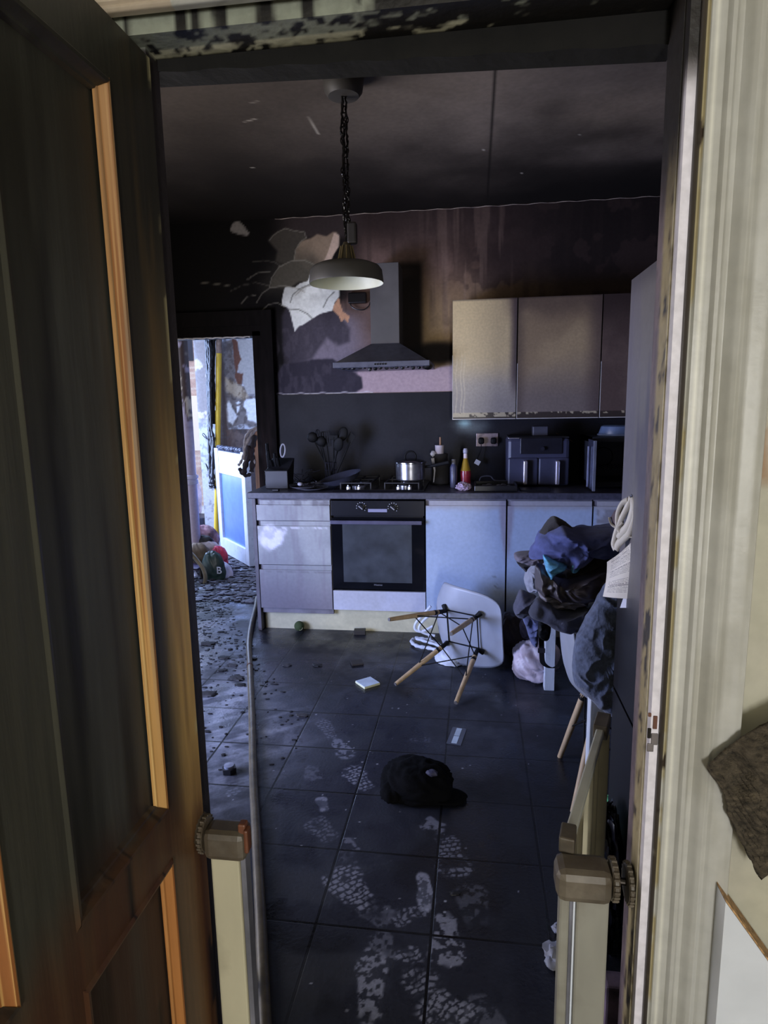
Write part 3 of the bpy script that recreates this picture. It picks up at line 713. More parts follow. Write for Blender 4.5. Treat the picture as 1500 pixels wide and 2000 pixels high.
def moulding(y0, y1, z0, z1, bare_wood):  # last flag: unsooted bare wood if true, else the sooty door colours
    # y0 = panel side, y1 = frame side; ogee section
    mb = MB(); ts0 = (0, .15, .3, .5, .62, .8, 1); hs0 = (-.013, -.009, -.008, -.002, .002, .003, .000); ts = np.linspace(0, 1, 30); hs = np.interp(ts, ts0, hs0)
    zz = np.linspace(z0, z1, 120); w = abs(y1-y0)
    rows = [[(DXF+h, y0+(y1-y0)*t, min(max(z, z0+w*(1-t)), z1-w*(1-t))) for t, h in zip(ts, hs)] for z in zz]
    mb.grid(np.array(rows)); o = build('moulding', mb, wood if bare_wood else dm, door, smooth=True, sharp=30)
    paint(o, wood_col if bare_wood else door_col)
    if bare_wood: lab(o, 'pale bare wood strip of moulding')
def hmould(y0, y1, z0, z1):
    mb = MB(); ts = (0, .15, .3, .5, .62, .8, 1); hs = (-.016, -.010, -.009, -.002, .003, .004, .000); w = abs(z1-z0)
    yy = np.linspace(y0, y1, 60)
    mb.grid(np.array([[(DXF+h, min(max(y, y0+w*(1-t)), y1-w*(1-t)), z0+(z1-z0)*t) for t, h in zip(ts, hs)] for y in yy]))
    paint(build('moulding', mb, dm, door, smooth=True, sharp=30), door_col)
moulding(.857, .879, .828, 1.905, True); moulding(.664, .634, .828, 1.905, False); moulding(.514, .535, .828, 1.905, True)
moulding(.857, .879, .198, .745, True); moulding(.664, .634, .198, .745, False); moulding(.514, .535, .198, .745, False)
for a, b in ((.634, .878), (.30, .535)):
    hmould(a, b, 1.880, 1.903); hmould(a, b, .852, .829); hmould(a, b, .720, .743)

# ================================================================ BABY GATE in the doorway
GY = 1.0
gwhite = mat('gate_paint', (188, 181, 154), .45, noise=.05, soot=.12, sootcol=(110, 100, 80), sscale=9, stretch=(1, 1, .3))
ggrime = mat('grimy_plastic', (96, 88, 76), .5, noise=.25, nscale=20, soot=.35, sootcol=(70, 56, 40), sscale=14, bump=.2)
gate = thing('safety_gate', 'grimy cream safety gate clamped in the doorway, its right leaf swung open into the kitchen', 'gate', (0.0, 1.0, 0.0))
def gpost(x0, x1, y0=.975, y1=1.005, top=.69, mats=gwhite):
    return build('post', MB().box((x0, y0, .03), (x1, y1, top), .004), mats, gate)
gpost(-.466, -.412); build('post_edge', MB().box((-.4115, .980, .03), (-.4020, 1.004, .69), .001), mat('gate_channel', (120, 120, 130), .5, soot=.4), gate)
mb = MB(); mb.box((-.474, .962, .672), (-.396, 1.012, .728), .012); build('clamp', mb, ggrime, gate)
build('catch', MB().box((-.410, .972, .722), (-.396, .990, .742), .003).box((-.398, .966, .690), (-.390, .985, .735), .003), mat('rust_plastic', (110, 66, 44), .5, noise=.2), gate)
def wheel(x, z, tilt=0, r=.030, w=.010, nm='adjuster_wheel'):
    mb = MB(); M = Matrix.Rotation(math.pi/2, 3, 'Y')
    mb.lathe([(0.012, -w/2), (r*.9, -w/2), (r, -w/4), (r, w/4), (r*.9, w/2), (.012, w/2)], (x, GY-.012, z), 32, M)
    for k in range(20):
        a = 2*math.pi*k/20; mb.box((x-w*.4, GY-.012+r*math.cos(a)-.0018, z+r*math.sin(a)-.0018), (x+w*.4, GY-.012+r*math.cos(a)+.0018, z+r*math.sin(a)+.0018))
    return build(nm, mb, ggrime, gate, smooth=True)
wheel(-.478, .708, r=.031, w=.009); wheel(-.4865, .712, r=.030, w=.004, nm='wall_pad')
build('threaded_rod', MB().cyl((-.485, GY-.012, .71), (-.47, GY-.012, .71), .006, seg=12), mat('gate_rod', (60, 56, 52), .4, metal=1), gate)
# right hand side
gr_ = mat('gate_grimy', (146, 144, 134), .5, noise=.06, soot=.25, sootcol=(96, 88, 74), sscale=8, stretch=(1, 1, .3))
gpost(.147, .164, .985, 1.01, mats=gr_); build('post_edge', MB().box((.1640, .988, .03), (.1700, 1.006, .69), .001), MATS['gate_channel'], gate)
build('post_edge', MB().box((.1695, .984, .03), (.1735, 1.006, .69), .001), mat('bright_edge', (225, 232, 245), .4, noise=.02), gate)
gpost(.173, .226, .975, 1.004, mats=gr_)
mb = MB(); mb.box((.138, .955, .655), (.228, 1.015, .712), .014); build('clamp', mb, ggrime, gate)
wheel(.233, .684, r=.032, w=.011); wheel(.257, .678, r=.032, w=.009, nm='wall_pad')
build('threaded_rod', MB().cyl((.235, GY-.012, .682), (.262, GY-.012, .68), .006, seg=12), MATS['gate_rod'], gate)
# open leaf: top rail runs back into the kitchen
A_, B_ = Vector((.163, 1.02, .722)), Vector((.302, 1.452, .722))
def bar(nm, a, b, w, h, m, par=gate, bev=.003):
    a, b = Vector(a), Vector(b); d = (b-a); L = d.length; d.normalize()
    up = Vector((0, 0, 1)) if abs(d.z) < .9 else Vector((0, 1, 0)); s = d.cross(up).normalized(); u = s.cross(d)
    M = Matrix((s, d, u)).transposed().to_4x4(); M.translation = a
    return build(nm, MB().box((-w/2, 0, -h/2), (w/2, L, h/2), bev, M), m, par)
rail = bar('top_rail', A_, B_, .018, .016, mat('leaf_paint', (200, 200, 186), .4, noise=.06, soot=.12, sootcol=(110, 104, 90)))
bar('hinge_block', A_-Vector((.004, .012, 0)), A_+Vector((.006, .03, .002)), .026, .03, ggrime)
dirv = (B_-A_).normalized()
bar('rail_end', B_-dirv*.05, B_+dirv*.022, .032, .034, ggrime)
mb = MB()
bar('end_post', (B_.x, B_.y, .04), (B_.x, B_.y, .70), .030, .028, gwhite)
for k in range(5):
    p = A_+(B_-A_)*(.14+.16*k)
    bar('bar', (p.x, p.y, .06), (p.x, p.y, .715), .012, .012, gwhite)
bar('bottom_rail', (A_.x, A_.y, .05), (B_.x, B_.y, .05), .018, .016, MATS['leaf_paint'])
for o in list(gate.children):
    pass

# ================================================================ HOSE along the floor
hp = []
pts = [(502, 1168), (500, 1184), (497, 1196), (490, 1225), (486, 1260), (488, 1300), (490, 1350), (492, 1400), (493, 1450), (494, 1500), (496, 1550), (499, 1600), (504, 1700), (509, 1800), (513, 1900), (517, 2000)]
for i, (x, y) in enumerate(pts): p = onZ(x, y, .017); hp.append((p[0], p[1], .017))
def smooth_path(P, n=6, closed=False):
    P = [np.array(p, float) for p in P]; out = []; N = len(P)
    for i in range(N if closed else N-1):
        if closed: p0, p1, p2, p3 = P[i-1], P[i], P[(i+1) % N], P[(i+2) % N]
        else: p0, p1, p2, p3 = P[max(i-1, 0)], P[i], P[i+1], P[min(i+2, N-1)]
        for k in range(n):
            t = k/n; out.append(tuple(.5*((2*p1)+(-p0+p2)*t+(2*p0-5*p1+4*p2-p3)*t*t+(-p0+3*p1-3*p2+p3)*t**3)))
    if not closed: out.append(tuple(P[-1]))
    return out
last = np.array(hp[-1]); prev = np.array(hp[-2]); d = (last-prev)/np.linalg.norm(last-prev)
hp += [tuple(last+d*.16)]
hose_path = smooth_path(hp, 8)
hose = thing('hose', 'thick grey-brown hose lying across the tiles from the drawer unit to the doorway', 'hose', hp[8])
build('pipe', MB().tube(hose_path, .0165, 16), mat('hose_rubber', (88, 80, 64), .42, noise=.2, nscale=30, bump=.2, soot=.25, sootcol=(60, 54, 46), sscale=20), hose, smooth=True)
k = 40; a, b = np.array(hose_path[k]), np.array(hose_path[k+1])
build('coupling', MB().tube([a, a+(b-a)/np.linalg.norm(b-a)*.012], .0185, 16), mat('brown_band', (80, 48, 36), .6), hose, smooth=True)

# ================================================================ PENDANT LAMP
PX, PY = -.512, 2.68
lamp = thing('pendant_lamp', 'grey dish pendant lamp hanging on a soot-caked chain from the kitchen ceiling', 'lamp', (PX, PY, 1.94))
greym = mat('lamp_enamel', (64, 61, 56), .55, noise=.12, nscale=8, soot=.25, sootcol=(52, 48, 44))
build('ceiling_rose', MB().lathe([(.0, 2.72), (.079, 2.72), (.080, 2.70), (.074, 2.665), (.060, 2.648), (.0, 2.646)], (PX, PY, 0), 40), greym, lamp, smooth=True)
SZ = 1.952
out = [(.150, SZ), (.1515, SZ+.006), (.146, SZ+.050), (.134, SZ+.066), (.110, SZ+.076), (.060, SZ+.084), (.036, SZ+.088)]
inn = [(.034, SZ+.083), (.060, SZ+.079), (.108, SZ+.070), (.130, SZ+.060), (.141, SZ+.046), (.146, SZ+.004), (.150, SZ)]
build('shade', MB().lathe(out, (PX-.008, PY, 0), 64, caps=False), greym, lamp, smooth=True, sharp=60)
build('shade_lining', MB().lathe(inn, (PX-.008, PY, 0), 64, caps=False), mat('lamp_lining', (205, 205, 180), .5, noise=.04), lamp, smooth=True, sharp=60)
mb = MB().lathe([(.034, SZ+.086), (.030, SZ+.100), (.020, SZ+.145), (.012, SZ+.160), (.0, SZ+.161)], (PX-.004, PY, 0), 28)
build('neck', mb, mat('neck_metal', (84, 76, 60), .4, metal=.6, soot=.2), lamp, smooth=True)
for k in range(9):
    a = 2*math.pi*k/9; c, s = math.cos(a), math.sin(a)
    build('rib', MB().tube([(PX-.004+c*.036, PY+s*.036, SZ+.088), (PX-.004+c*.023, PY+s*.023, SZ+.145)], .0028, 6), mat('rib_metal', (150, 134, 96), .35, metal=.8, noise=.2), lamp)
build('bulb_holder', MB().lathe([(.0, SZ+.028), (.014, SZ+.032), (.020, SZ+.045), (.020, SZ+.07), (.03, SZ+.084)], (PX-.008, PY, 0), 20), mat('holder', (52, 48, 44), .5), lamp, smooth=True)
# chain of three drooping strands with shiny tar
rng = random.Random(4)
chm = mat('tar_chain', (16, 14, 14), .18, noise=.2, bump=.6, bscale=90)
for st in range(3):
    ph = st*2.1; pts = []
    z0, z1 = 2.655, SZ+.15
    for k in range(60):
        t = k/59; z = z0+(z1-z0)*t
        pts.append((PX-.002+.011*math.cos(ph+.4*math.sin(k*.35))*(1-.75*max(0, t-.8)/.2)+.0025*rng.uniform(-1, 1), PY+.011*math.sin(ph)+.003*rng.uniform(-1, 1), z))
    build('chain', MB().tube(pts, [.0030+.0026*rng.random() for _ in pts], 7), chm, lamp, smooth=True)
lk = MB()
for k in range(26):
    z = 2.60-k*.0185; M = Matrix.Rotation(math.pi/2*(k % 2)+.4, 4, 'Z'); c = Vector((PX+.010*math.sin(k*.9), PY-.006, z))
    lk.tube([tuple(c+(M @ Vector((.0075*math.cos(a), 0, .0135*math.sin(a))))) for a in np.linspace(0, 2*math.pi, 12, endpoint=False)], .0024, 6, closed=True)
build('chain_links', lk, chm, lamp, smooth=True)
build('cord_grip', MB().box((PX+.001, PY-.018, 2.103), (PX+.040, PY+.018, 2.186), .008), mat('grip_plastic', (40, 36, 34), .5), lamp)

# ================================================================ COOKER HOOD
hz = onY(650, 722, 3.98)[2]; hz = 1.690
hx0, hx1 = -.872, -.272
hood = thing('cooker_hood', 'dark grey chimney cooker hood above the gas hob', 'cooker hood', ((hx0+hx1)/2, 4.2, hz))
hm1 = mat('hood_metal', (88, 90, 106), .42, metal=.1, noise=.12, nscale=20, soot=.12, sootcol=(50, 48, 54), sscale=30)
cx0, cx1 = onY(724, 640, 4.24)[0], onY(780, 640, 4.24)[0]
mb = MB().box((hx0, 3.98, hz), (hx1, YB, hz+.034), .003)
build('canopy_rim', mb, hm1, hood)
zc = onY(750, 671, 4.24)[2]
P = [(hx0+.01, 3.99, hz+.032), (hx1-.01, 3.99, hz+.032), (hx1-.01, YB, hz+.032), (hx0+.01, YB, hz+.032), (cx0, 4.24, zc), (cx1, 4.24, zc), (cx1, YB, zc), (cx0, YB, zc)]
build('canopy', MB().add(P, [(0, 1, 5, 4), (1, 2, 6, 5), (2, 3, 7, 6), (3, 0, 4, 7), (4, 5, 6, 7), (0, 3, 2, 1)]), hm1, hood)
zt = onY(750, 513, 4.24)[2]
build('chimney', MB().box((cx0, 4.24, zc), (cx1, YB, zt), .003), mat('chimney_metal', (92, 90, 92), .45, metal=.1, noise=.12, nscale=6, soot=.25, sootcol=(62, 56, 54), sscale=3), hood)
for k in range(5):
    x = onY(733+k*5, 714, 3.98)[0]; build('button', MB().cyl((x, 3.981, hz+.017), (x, 3.976, hz+.017), .006, seg=10), mat('button_chrome', (30, 30, 36), .3, metal=.5), hood)
rng = random.Random(3); mat('tar', (16, 15, 17), .4)
for k in range(16):
    x = hx0+.05+k*.034; h = .004+.012*rng.random()**2; build('tar_drip', MB().blob((x, 4.03+.06*rng.random(), hz-h*.4), (.014, .012, h), 8, 6, seed=k), MATS['tar'], hood, smooth=True)
build('lamp_cover', MB().blob((hx1-.015, 4.03, hz-.004), (.03, .03, .018), 12, 8, seed=3), MATS['tar'], hood, smooth=True)
# little wall box and cable behind the lamp
wb_ = thing('wall_connector', 'small black melted box with cable loop on the wall beside the chimney', 'connector box', onY(694, 590, YB-.03))
p0 = onY(680, 572, YB-.03); p1 = onY(716, 592, YB-.03)
build('box', MB().box((p0[0], YB-.045, p1[2]), (p1[0], YB, p0[2]), .008), mat('melt_black', (20, 18, 20), .3), wb_)
build('cable', MB().tube(smooth_path([onY(x, y, YB-.03) for x, y in ((684, 588), (686, 598), (696, 604), (710, 605), (720, 598), (723, 590))], 5), .004, 8), MATS['melt_black'], wb_, smooth=True)

# ================================================================ FITTED UNITS
YF = 3.895; WT = .925; WB = .885
def front_col(kind):
    def f(co):
        X, Y, Z = co[:, 0], co[:, 1], co[:, 2]; n = fbm(X*5, Z*5, 3, 4); n2 = fbm(X*28, Z*20, 6, 4); st = fbm(X*60, Z*3, 9, 3)
        if kind == 'drawer':
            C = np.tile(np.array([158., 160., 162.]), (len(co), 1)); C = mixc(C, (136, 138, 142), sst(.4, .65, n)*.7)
            C = mixc(C, (140, 132, 140), .6*(1-sst(.16, .45, Z))); C = mixc(C, (104, 100, 112), .7*(1-sst(.2, .62, Z+.35*(X+1.385)))); C = mixc(C, (120, 112, 122), .35*sst(.55, .7, st))  # fronts painted darker low and left, where they lie in shadow
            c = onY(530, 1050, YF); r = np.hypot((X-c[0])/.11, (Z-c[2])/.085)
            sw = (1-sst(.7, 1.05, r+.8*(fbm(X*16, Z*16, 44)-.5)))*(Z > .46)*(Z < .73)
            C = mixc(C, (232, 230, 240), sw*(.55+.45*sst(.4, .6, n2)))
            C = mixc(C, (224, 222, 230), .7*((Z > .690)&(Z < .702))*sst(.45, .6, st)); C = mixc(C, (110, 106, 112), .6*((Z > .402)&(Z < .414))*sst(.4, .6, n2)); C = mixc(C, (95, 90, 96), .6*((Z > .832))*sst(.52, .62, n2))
        else:
            C = np.tile(np.array([166., 182., 208.]), (len(co), 1)); C = mixc(C, (156, 172, 198), sst(.4, .65, n)*.6)  # blue of the daylight put into the white doors' base colour
            C = mixc(C, (160, 156, 162), .85*sst(.80, .85, Z+.02*(n2-.5)))
            C = mixc(C, (138, 134, 150), .8*(1-sst(.0, .025, np.abs(X-.197)-.03*sst(.45, .84, Z)+.01*(n2-.5)))*sst(.45, .60, Z))
            C = mixc(C, (90, 88, 96), .7*sst(.64, .68, fbm(X*70, Z*70, 5, 2))*(1-sst(0, .05, np.hypot((X-.135)*1.0, (Z-.36)*.6))))
            C = mixc(C, (70, 68, 74), .6*(X > .72)*(Z > .74)*(Z < .83)*sst(.5, .56, n2))
            C = mixc(C, (180, 176, 180), .5*(X > .72))
        return C
    return f
fm = paintmat('unit_gloss', .35, .05, 30, .04, 50)
carc = mat('carcass', (120, 116, 124), .6, soot=.3)
def unit(label, x0, x1, rows, kind, door_name, filler=None):
    u = thing('base_unit', label, 'kitchen unit', ((x0+x1)/2, 4.18, 0.10), 'row of white base units')
    build('carcass', MB().box((x0+.002, YF+.022, .12), (x1-.002, YB-.02, WB-.002)), carc, u)
    for (z0, z1) in rows:
        mb = MB().gbox((x0+.003, YF, z0), (x1-.003, YF+.02, z1-.030), .012)
        lp = MB().gbox((x0+.024, YF+.010, z1-.030), (x1-.003, YF+.02, z1), .012)
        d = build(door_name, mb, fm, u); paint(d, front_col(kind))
        WORLD_LOC[d.name] = WORLD_LOC[u.name]
        paint(build('grip_lip', lp, fm, d), front_col(kind))
    return u
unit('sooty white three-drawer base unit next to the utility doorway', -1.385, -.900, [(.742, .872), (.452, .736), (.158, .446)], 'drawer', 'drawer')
unit('white plain-door base unit right of the oven, behind the tipped chair', -.298, .195, [(.158, .872)], 'door', 'door')
unit('white base unit with a plain door behind the heap of clothes', .199, .700, [(.158, .872)], 'door', 'door')
unit('smeared white base unit mostly hidden by the fridge', .704, 1.20, [(.158, .872)], 'door', 'door')
struct_end = build('end_panel', MB().box((-1.41, YF+.0, 0), (-1.387, YB-.005, WB-.002), .001), mat('end_panel_paint', (96, 92, 100), .5, noise=.1, soot=.3, sootcol=(50, 46, 50)))
tag(struct_end, 'narrow grey end panel closing the drawer unit beside the utility doorway', 'end panel')
def plinth_col(co):
    X, Z = co[:, 0], co[:, 2]; n = fbm(X*8, Z*20, 3); C = np.tile(np.array([196., 190., 160.]), (len(co), 1)); return mixc(C, (172, 168, 142), .5*sst(.45, .7, n))
o = build('plinth', MB().gbox((-1.375, 3.95, 0.0), (1.20, 3.966, .150), .02), fm); paint(o, plinth_col); tag(o, 'long cream plinth board under the base units', 'plinth')
wt = build('worktop', MB().box((-1.43, 3.872, WB), (XR-.01, YB-.013, WT), .004), mat('worktop_laminate', (66, 66, 80), .42, noise=.2, nscale=50, soot=.2, sootcol=(36, 36, 44), sscale=8)); tag(wt, 'long dark slate worktop over the base units', 'worktop')
# oven
ov = thing('oven', 'black built-in electric oven with two dials under the hob', 'oven', (-.598, 4.1, .16))
blk = mat('oven_black', (22, 23, 30), .25, noise=.08)
OX0, OX1 = -.893, -.303
build('body', MB().box((OX0+.01, YF+.02, .30), (OX1-.01, YB-.03, .87)), blk, ov)
cpz0, cpz1 = .776, .872
build('control_panel', MB().box((OX0, YF-.002, cpz0), (OX1, YF+.02, cpz1), .002), blk, ov)
build('door', MB().box((OX0, YF-.004, .298), (OX1, YF+.018, .764), .003), mat('oven_door_black', (13, 14, 19), .12, noise=.04), ov)
g0, g1 = onY(672, 1136, YF), onY(804, 1024, YF)
build('glass', MB().box((g0[0], YF-.0055, g0[2]), (g1[0], YF-.003, g1[2])), mat('oven_glass', (58, 62, 68), .28, noise=.18, nscale=12, soot=.2, sootcol=(40, 42, 46), sscale=5), ov)
h = MB().box((OX0, YF-.040, .728), (OX1-.015, YF-.028, .752), .002).box((OX0+.02, YF-.03, .733), (OX0+.035, YF, .748)).box((OX1-.05, YF-.03, .733), (OX1-.035, YF, .748))
build('handle', h, mat('oven_handle', (84, 82, 104), .35, metal=.3), ov)
for (x, y) in ((705, 991), (767, 992)):
    p = onY(x, y, YF-.01); kk = build('knob', MB().cyl((p[0], YF, p[2]), (p[0], YF-.024, p[2]), .019, .017, 24), blk, ov, smooth=True)
    WORLD_LOC[kk.name] = WORLD_LOC[ov.name]
    M = Matrix.Translation((p[0], YF-.025, p[2])) @ Matrix.Rotation(math.radians(40), 4, 'Y')
    build('pointer', MB().box((-.016, -.002, -.0035), (.016, .002, .0035), .001, M), mat('pointer_grey', (170, 170, 180), .3, metal=.5), kk)
    mk = MB()
    for a in range(-40, 221, 29):
        q_ = math.radians(a); mk.box((p[0]+.030*math.cos(q_)-.0022, YF-.0035, p[2]+.030*math.sin(q_)-.0022), (p[0]+.030*math.cos(q_)+.0022, YF-.002, p[2]+.030*math.sin(q_)+.0022))
    build('dial_marks', mk, mat('print_white', (190, 192, 205), .6, noise=0), ov)
a, b = onY(719, 1000, YF), onY(756, 994, YF)
build('display_strip', MB().box((a[0], YF-.0045, a[2]), (b[0], YF-.002, b[2])), mat('strip_silver', (150, 150, 178), .3, metal=.2, noise=.02), ov)
def text_mesh(name, txt, size, loc, parent, m, depth=.0006):
    cu = bpy.data.curves.new(name, 'FONT'); cu.body = txt; cu.size = size; cu.extrude = depth; cu.align_x = 'CENTER'
    to = bpy.data.objects.new(name+'_t', cu); COL.objects.link(to); bpy.context.view_layer.update()
    me = bpy.data.meshes.new_from_object(to.evaluated_get(bpy.context.evaluated_depsgraph_get()))
    bpy.data.objects.remove(to)
    mb = MB(); mb.add([(loc[0]+v.co.x, loc[1]-v.co.z, loc[2]+v.co.y) for v in me.vertices], [tuple(p.vertices) for p in me.polygons])
    return build(name, mb, m, parent)
p = onY(739, 1143.5, YF)
text_mesh('logo', 'Hisense', .017, (p[0], YF-.0055, p[2]), ov, mat('logo_grey', (120, 120, 128), .5, noise=0))
d = build('drawer_front', MB().gbox((OX0-.002, YF, .158), (OX1+.002, YF+.02, .286), .012), fm); paint(d, lambda co: mixc(np.tile(np.array([184., 186., 200.]), (len(co), 1)), (170, 170, 176), .5*sst(.4, .7, fbm(co[:, 0]*8, co[:, 2]*8, 4))))
tag(d, 'shallow white filler panel directly under the oven', 'filler panel')

# wall units
YC = 4.14; cz0, cz1 = 1.358, 2.092
def wall_col(i):
    def f(co):
        X, Y, Z = co[:, 0], co[:, 1], co[:, 2]; n = fbm(X*4, Z*4, 3+i, 4); n2 = fbm(X*26, Z*26, 7, 4); t = (Z-cz0)/(cz1-cz0)
        if i == 0:
            C = np.tile(np.array([212., 190., 146.]), (len(co), 1)); C = mixc(C, (160, 138, 96), .7*sst(.45, .7, n)*sst(.4, .9, t))
            C = mixc(C, (164, 156, 148), (1-sst(.25, .55, t+.2*(n-.5)))*.9); C = mixc(C, (136, 130, 128), .6*(1-sst(.1, .3, t)))
            u = (X+.14)/.4; C = mixc(C, (72, 62, 68), .85*sst(.84, .98, u)*sst(.1, .4, t)); C = mixc(C, (90, 74, 74), .6*sst(.7, 1, u)*sst(.75, 1, t))
            for xx in (-.085, -.066, -.115):
                w = .004; C = mixc(C, (222, 208, 176), .5*(1-sst(w*.4, w, np.abs(X-xx-.004*np.sin(Z*30))))*(1-sst(.48, .6, t)))
        elif i == 1:
            C = np.tile(np.array([178., 156., 122.]), (len(co), 1)); C = mixc(C, (142, 122, 98), .7*sst(.4, .7, n))
            C = mixc(C, (120, 110, 108), .85*(1-sst(.15, .55, t+.2*(n-.5)))); u = (X-.26)/.5
            C = mixc(C, (84, 70, 70), .7*sst(.75, 1, u)); C = mixc(C, (84, 70, 66), .6*sst(.8, 1, t+.2*(n-.5))); C = mixc(C, (78, 66, 62), .5*(1-sst(0, .14, u)))
        else:
            C = np.tile(np.array([116., 98., 90.]), (len(co), 1)); C = mixc(C, (88, 72, 68), .7*sst(.4, .65, n)); C = mixc(C, (48, 38, 38), .8*sst(.5, 1, t))
        lip = Z < cz0+.044
        C = mixc(C, (56, 48, 44), lip*.9); C = mixc(C, (205, 192, 160), .85*lip*sst(.50, .56, fbm(X*40, Z*40, 3+i, 3)+(.10 if i == 0 else -.06))*(Z > cz0+.014 if i == 0 else Z > cz0+.028))
        e = np.minimum(1-t, 1); C = mixc(C, (60, 50, 48), .7*(1-sst(.0, .02, e)))
        
        return C
    return f
wl = ['tan sooty wall cupboard with water runs, nearest the hood', 'wide brown-grey sooty wall cupboard, middle one of the three', 'dark sooty wall cupboard partly hidden by the tall fridge']
wx = [(-.140, .256), (.260, .758), (.762, 1.26)]
wfm = paintmat('sooted_gloss', .38, .08, 40, .06, 70)
for i, (x0, x1) in enumerate(wx):
    u = thing('wall_cupboard', wl[i], 'wall cupboard', ((x0+x1)/2, 4.3, cz0), 'row of sooted wall cupboards')
    build('carcass', MB().box((x0, YC+.02, cz0), (x1, YB-.002, cz1)), mat('cupboard_side', (120, 112, 104), .5, soot=.5), u)
    dd = build('door', MB().gbox((x0+.002, YC, cz0+.004), (x1-.002, YC+.019, cz1-.002), .0045), wfm, u); paint(dd, wall_col(i))
    WORLD_LOC[dd.name] = WORLD_LOC[u.name]
    build('bottom_trim', MB().box((x0+.002, YC-.002, cz0), (x1-.002, YC+.02, cz0+.004)), mat('bright_trim', (215, 210, 205), .4, noise=.1), dd)
    build('edge_trim', MB().box((x0, YC-.001, cz0), (x0+.003, YC+.02, cz0+(.40 if i == 0 else .34))), MATS['bright_trim'], dd)
# ================================================================ ON THE WORKTOP
def wz(x, y, Y): return onY(x, y, Y)
black = mat('matt_black', (9, 9, 11), .65, noise=.15, spec=.25); dark = mat('charcoal_plastic', (32, 32, 38), .45, noise=.12, soot=.15)
steel = mat('dull_steel', (160, 160, 168), .28, metal=.9, noise=.15, soot=.2, sootcol=(70, 66, 62), sscale=20)
# knife block
kb = thing('knife_block', 'black knife block with a grey scissor handle at the left end of the worktop', 'knife block', (-1.27, 4.12, WT))
a = wz(523, 945, 4.1); b = wz(565, 905, 4.1)
mb = MB(); x0, x1 = a[0], b[0]
mb.prism([(0, 0), (.12, 0), (.18, .19), (.05, .13), (0, .12)], lambda u, v, d: (d, 4.05+u, WT+v), x0, x1)
build('block', mb, dark, kb, bevel=.004)
for i, (px, py, l) in enumerate([(521, 866, .10), (523, 880, .07), (536, 885, .05), (528, 897, .05), (541, 893, .05)]):
    top = wz(px, py, 4.10); bot = wz(px+4, 912, 4.13)
    build('knife_handle', MB().tube([tuple(top), tuple(top*.45+bot*.55), tuple(bot)], [.010, .012, .009], 8), black, kb, smooth=True)
c = wz(549, 880, 4.06)
lp = [(c[0]+.012+.016*math.cos(t)+.004*math.sin(t), 4.06, c[2]+.042*math.sin(t)) for t in np.linspace(0, 2*math.pi, 24, endpoint=False)]
build('scissor_handle', MB().tube(lp, .0055, 8, closed=True), mat('grey_handle', (150, 150, 160), .4), kb, smooth=True)
# utensil caddy
cx, cy = wz(646, 920, 4.30)[0], 4.30
cad = thing('utensil_caddy', 'black wire utensil holder on the worktop behind the frying pan', 'utensil holder', (cx, cy, WT))
for k in range(14):
    a = 2*math.pi*k/14; build('wire', MB().cyl((cx+.038*math.cos(a), cy+.038*math.sin(a), WT+.002), (cx+.040*math.cos(a), cy+.040*math.sin(a), WT+.15), .0013, seg=6), mat('wire_black', (52, 52, 66), .35, metal=.5), cad)
for z in (.004, .05, .10, .15):
    build('ring', MB().tube([(cx+.039*math.cos(a), cy+.039*math.sin(a), WT+z) for a in np.linspace(0, 2*math.pi, 24, endpoint=False)], .0018, 6, closed=True), MATS['wire_black'], cad)
heads = [(612, 858, 'ladle'), (622, 850, 'whisk'), (637, 858, 'turner'), (652, 848, 'fork'), (668, 852, 'spoon'), (686, 858, 'slicer'), (660, 872, 'spoon'), (628, 866, 'ladle')]
names = {'ladle': 'black ladle', 'whisk': 'black whisk', 'turner': 'black slotted turner', 'fork': 'black pasta fork', 'spoon': 'black serving spoon', 'slicer': 'black slicer with a pale blade'}
desc = {0: 'black ladle leaning furthest left out of the wire utensil holder', 1: 'black wire whisk standing upright behind the ladles', 2: 'black slotted turner facing out at the front of the utensil holder', 3: 'black pasta fork with pointed teeth, tallest in the utensil holder', 4: 'black serving spoon at the back right of the utensil holder', 5: 'black slicer with a pale triangular blade leaning right out of the holder', 6: 'black serving spoon hanging low at the front right of the holder', 7: 'small black ladle tucked between the turner and the leftmost ladle'}
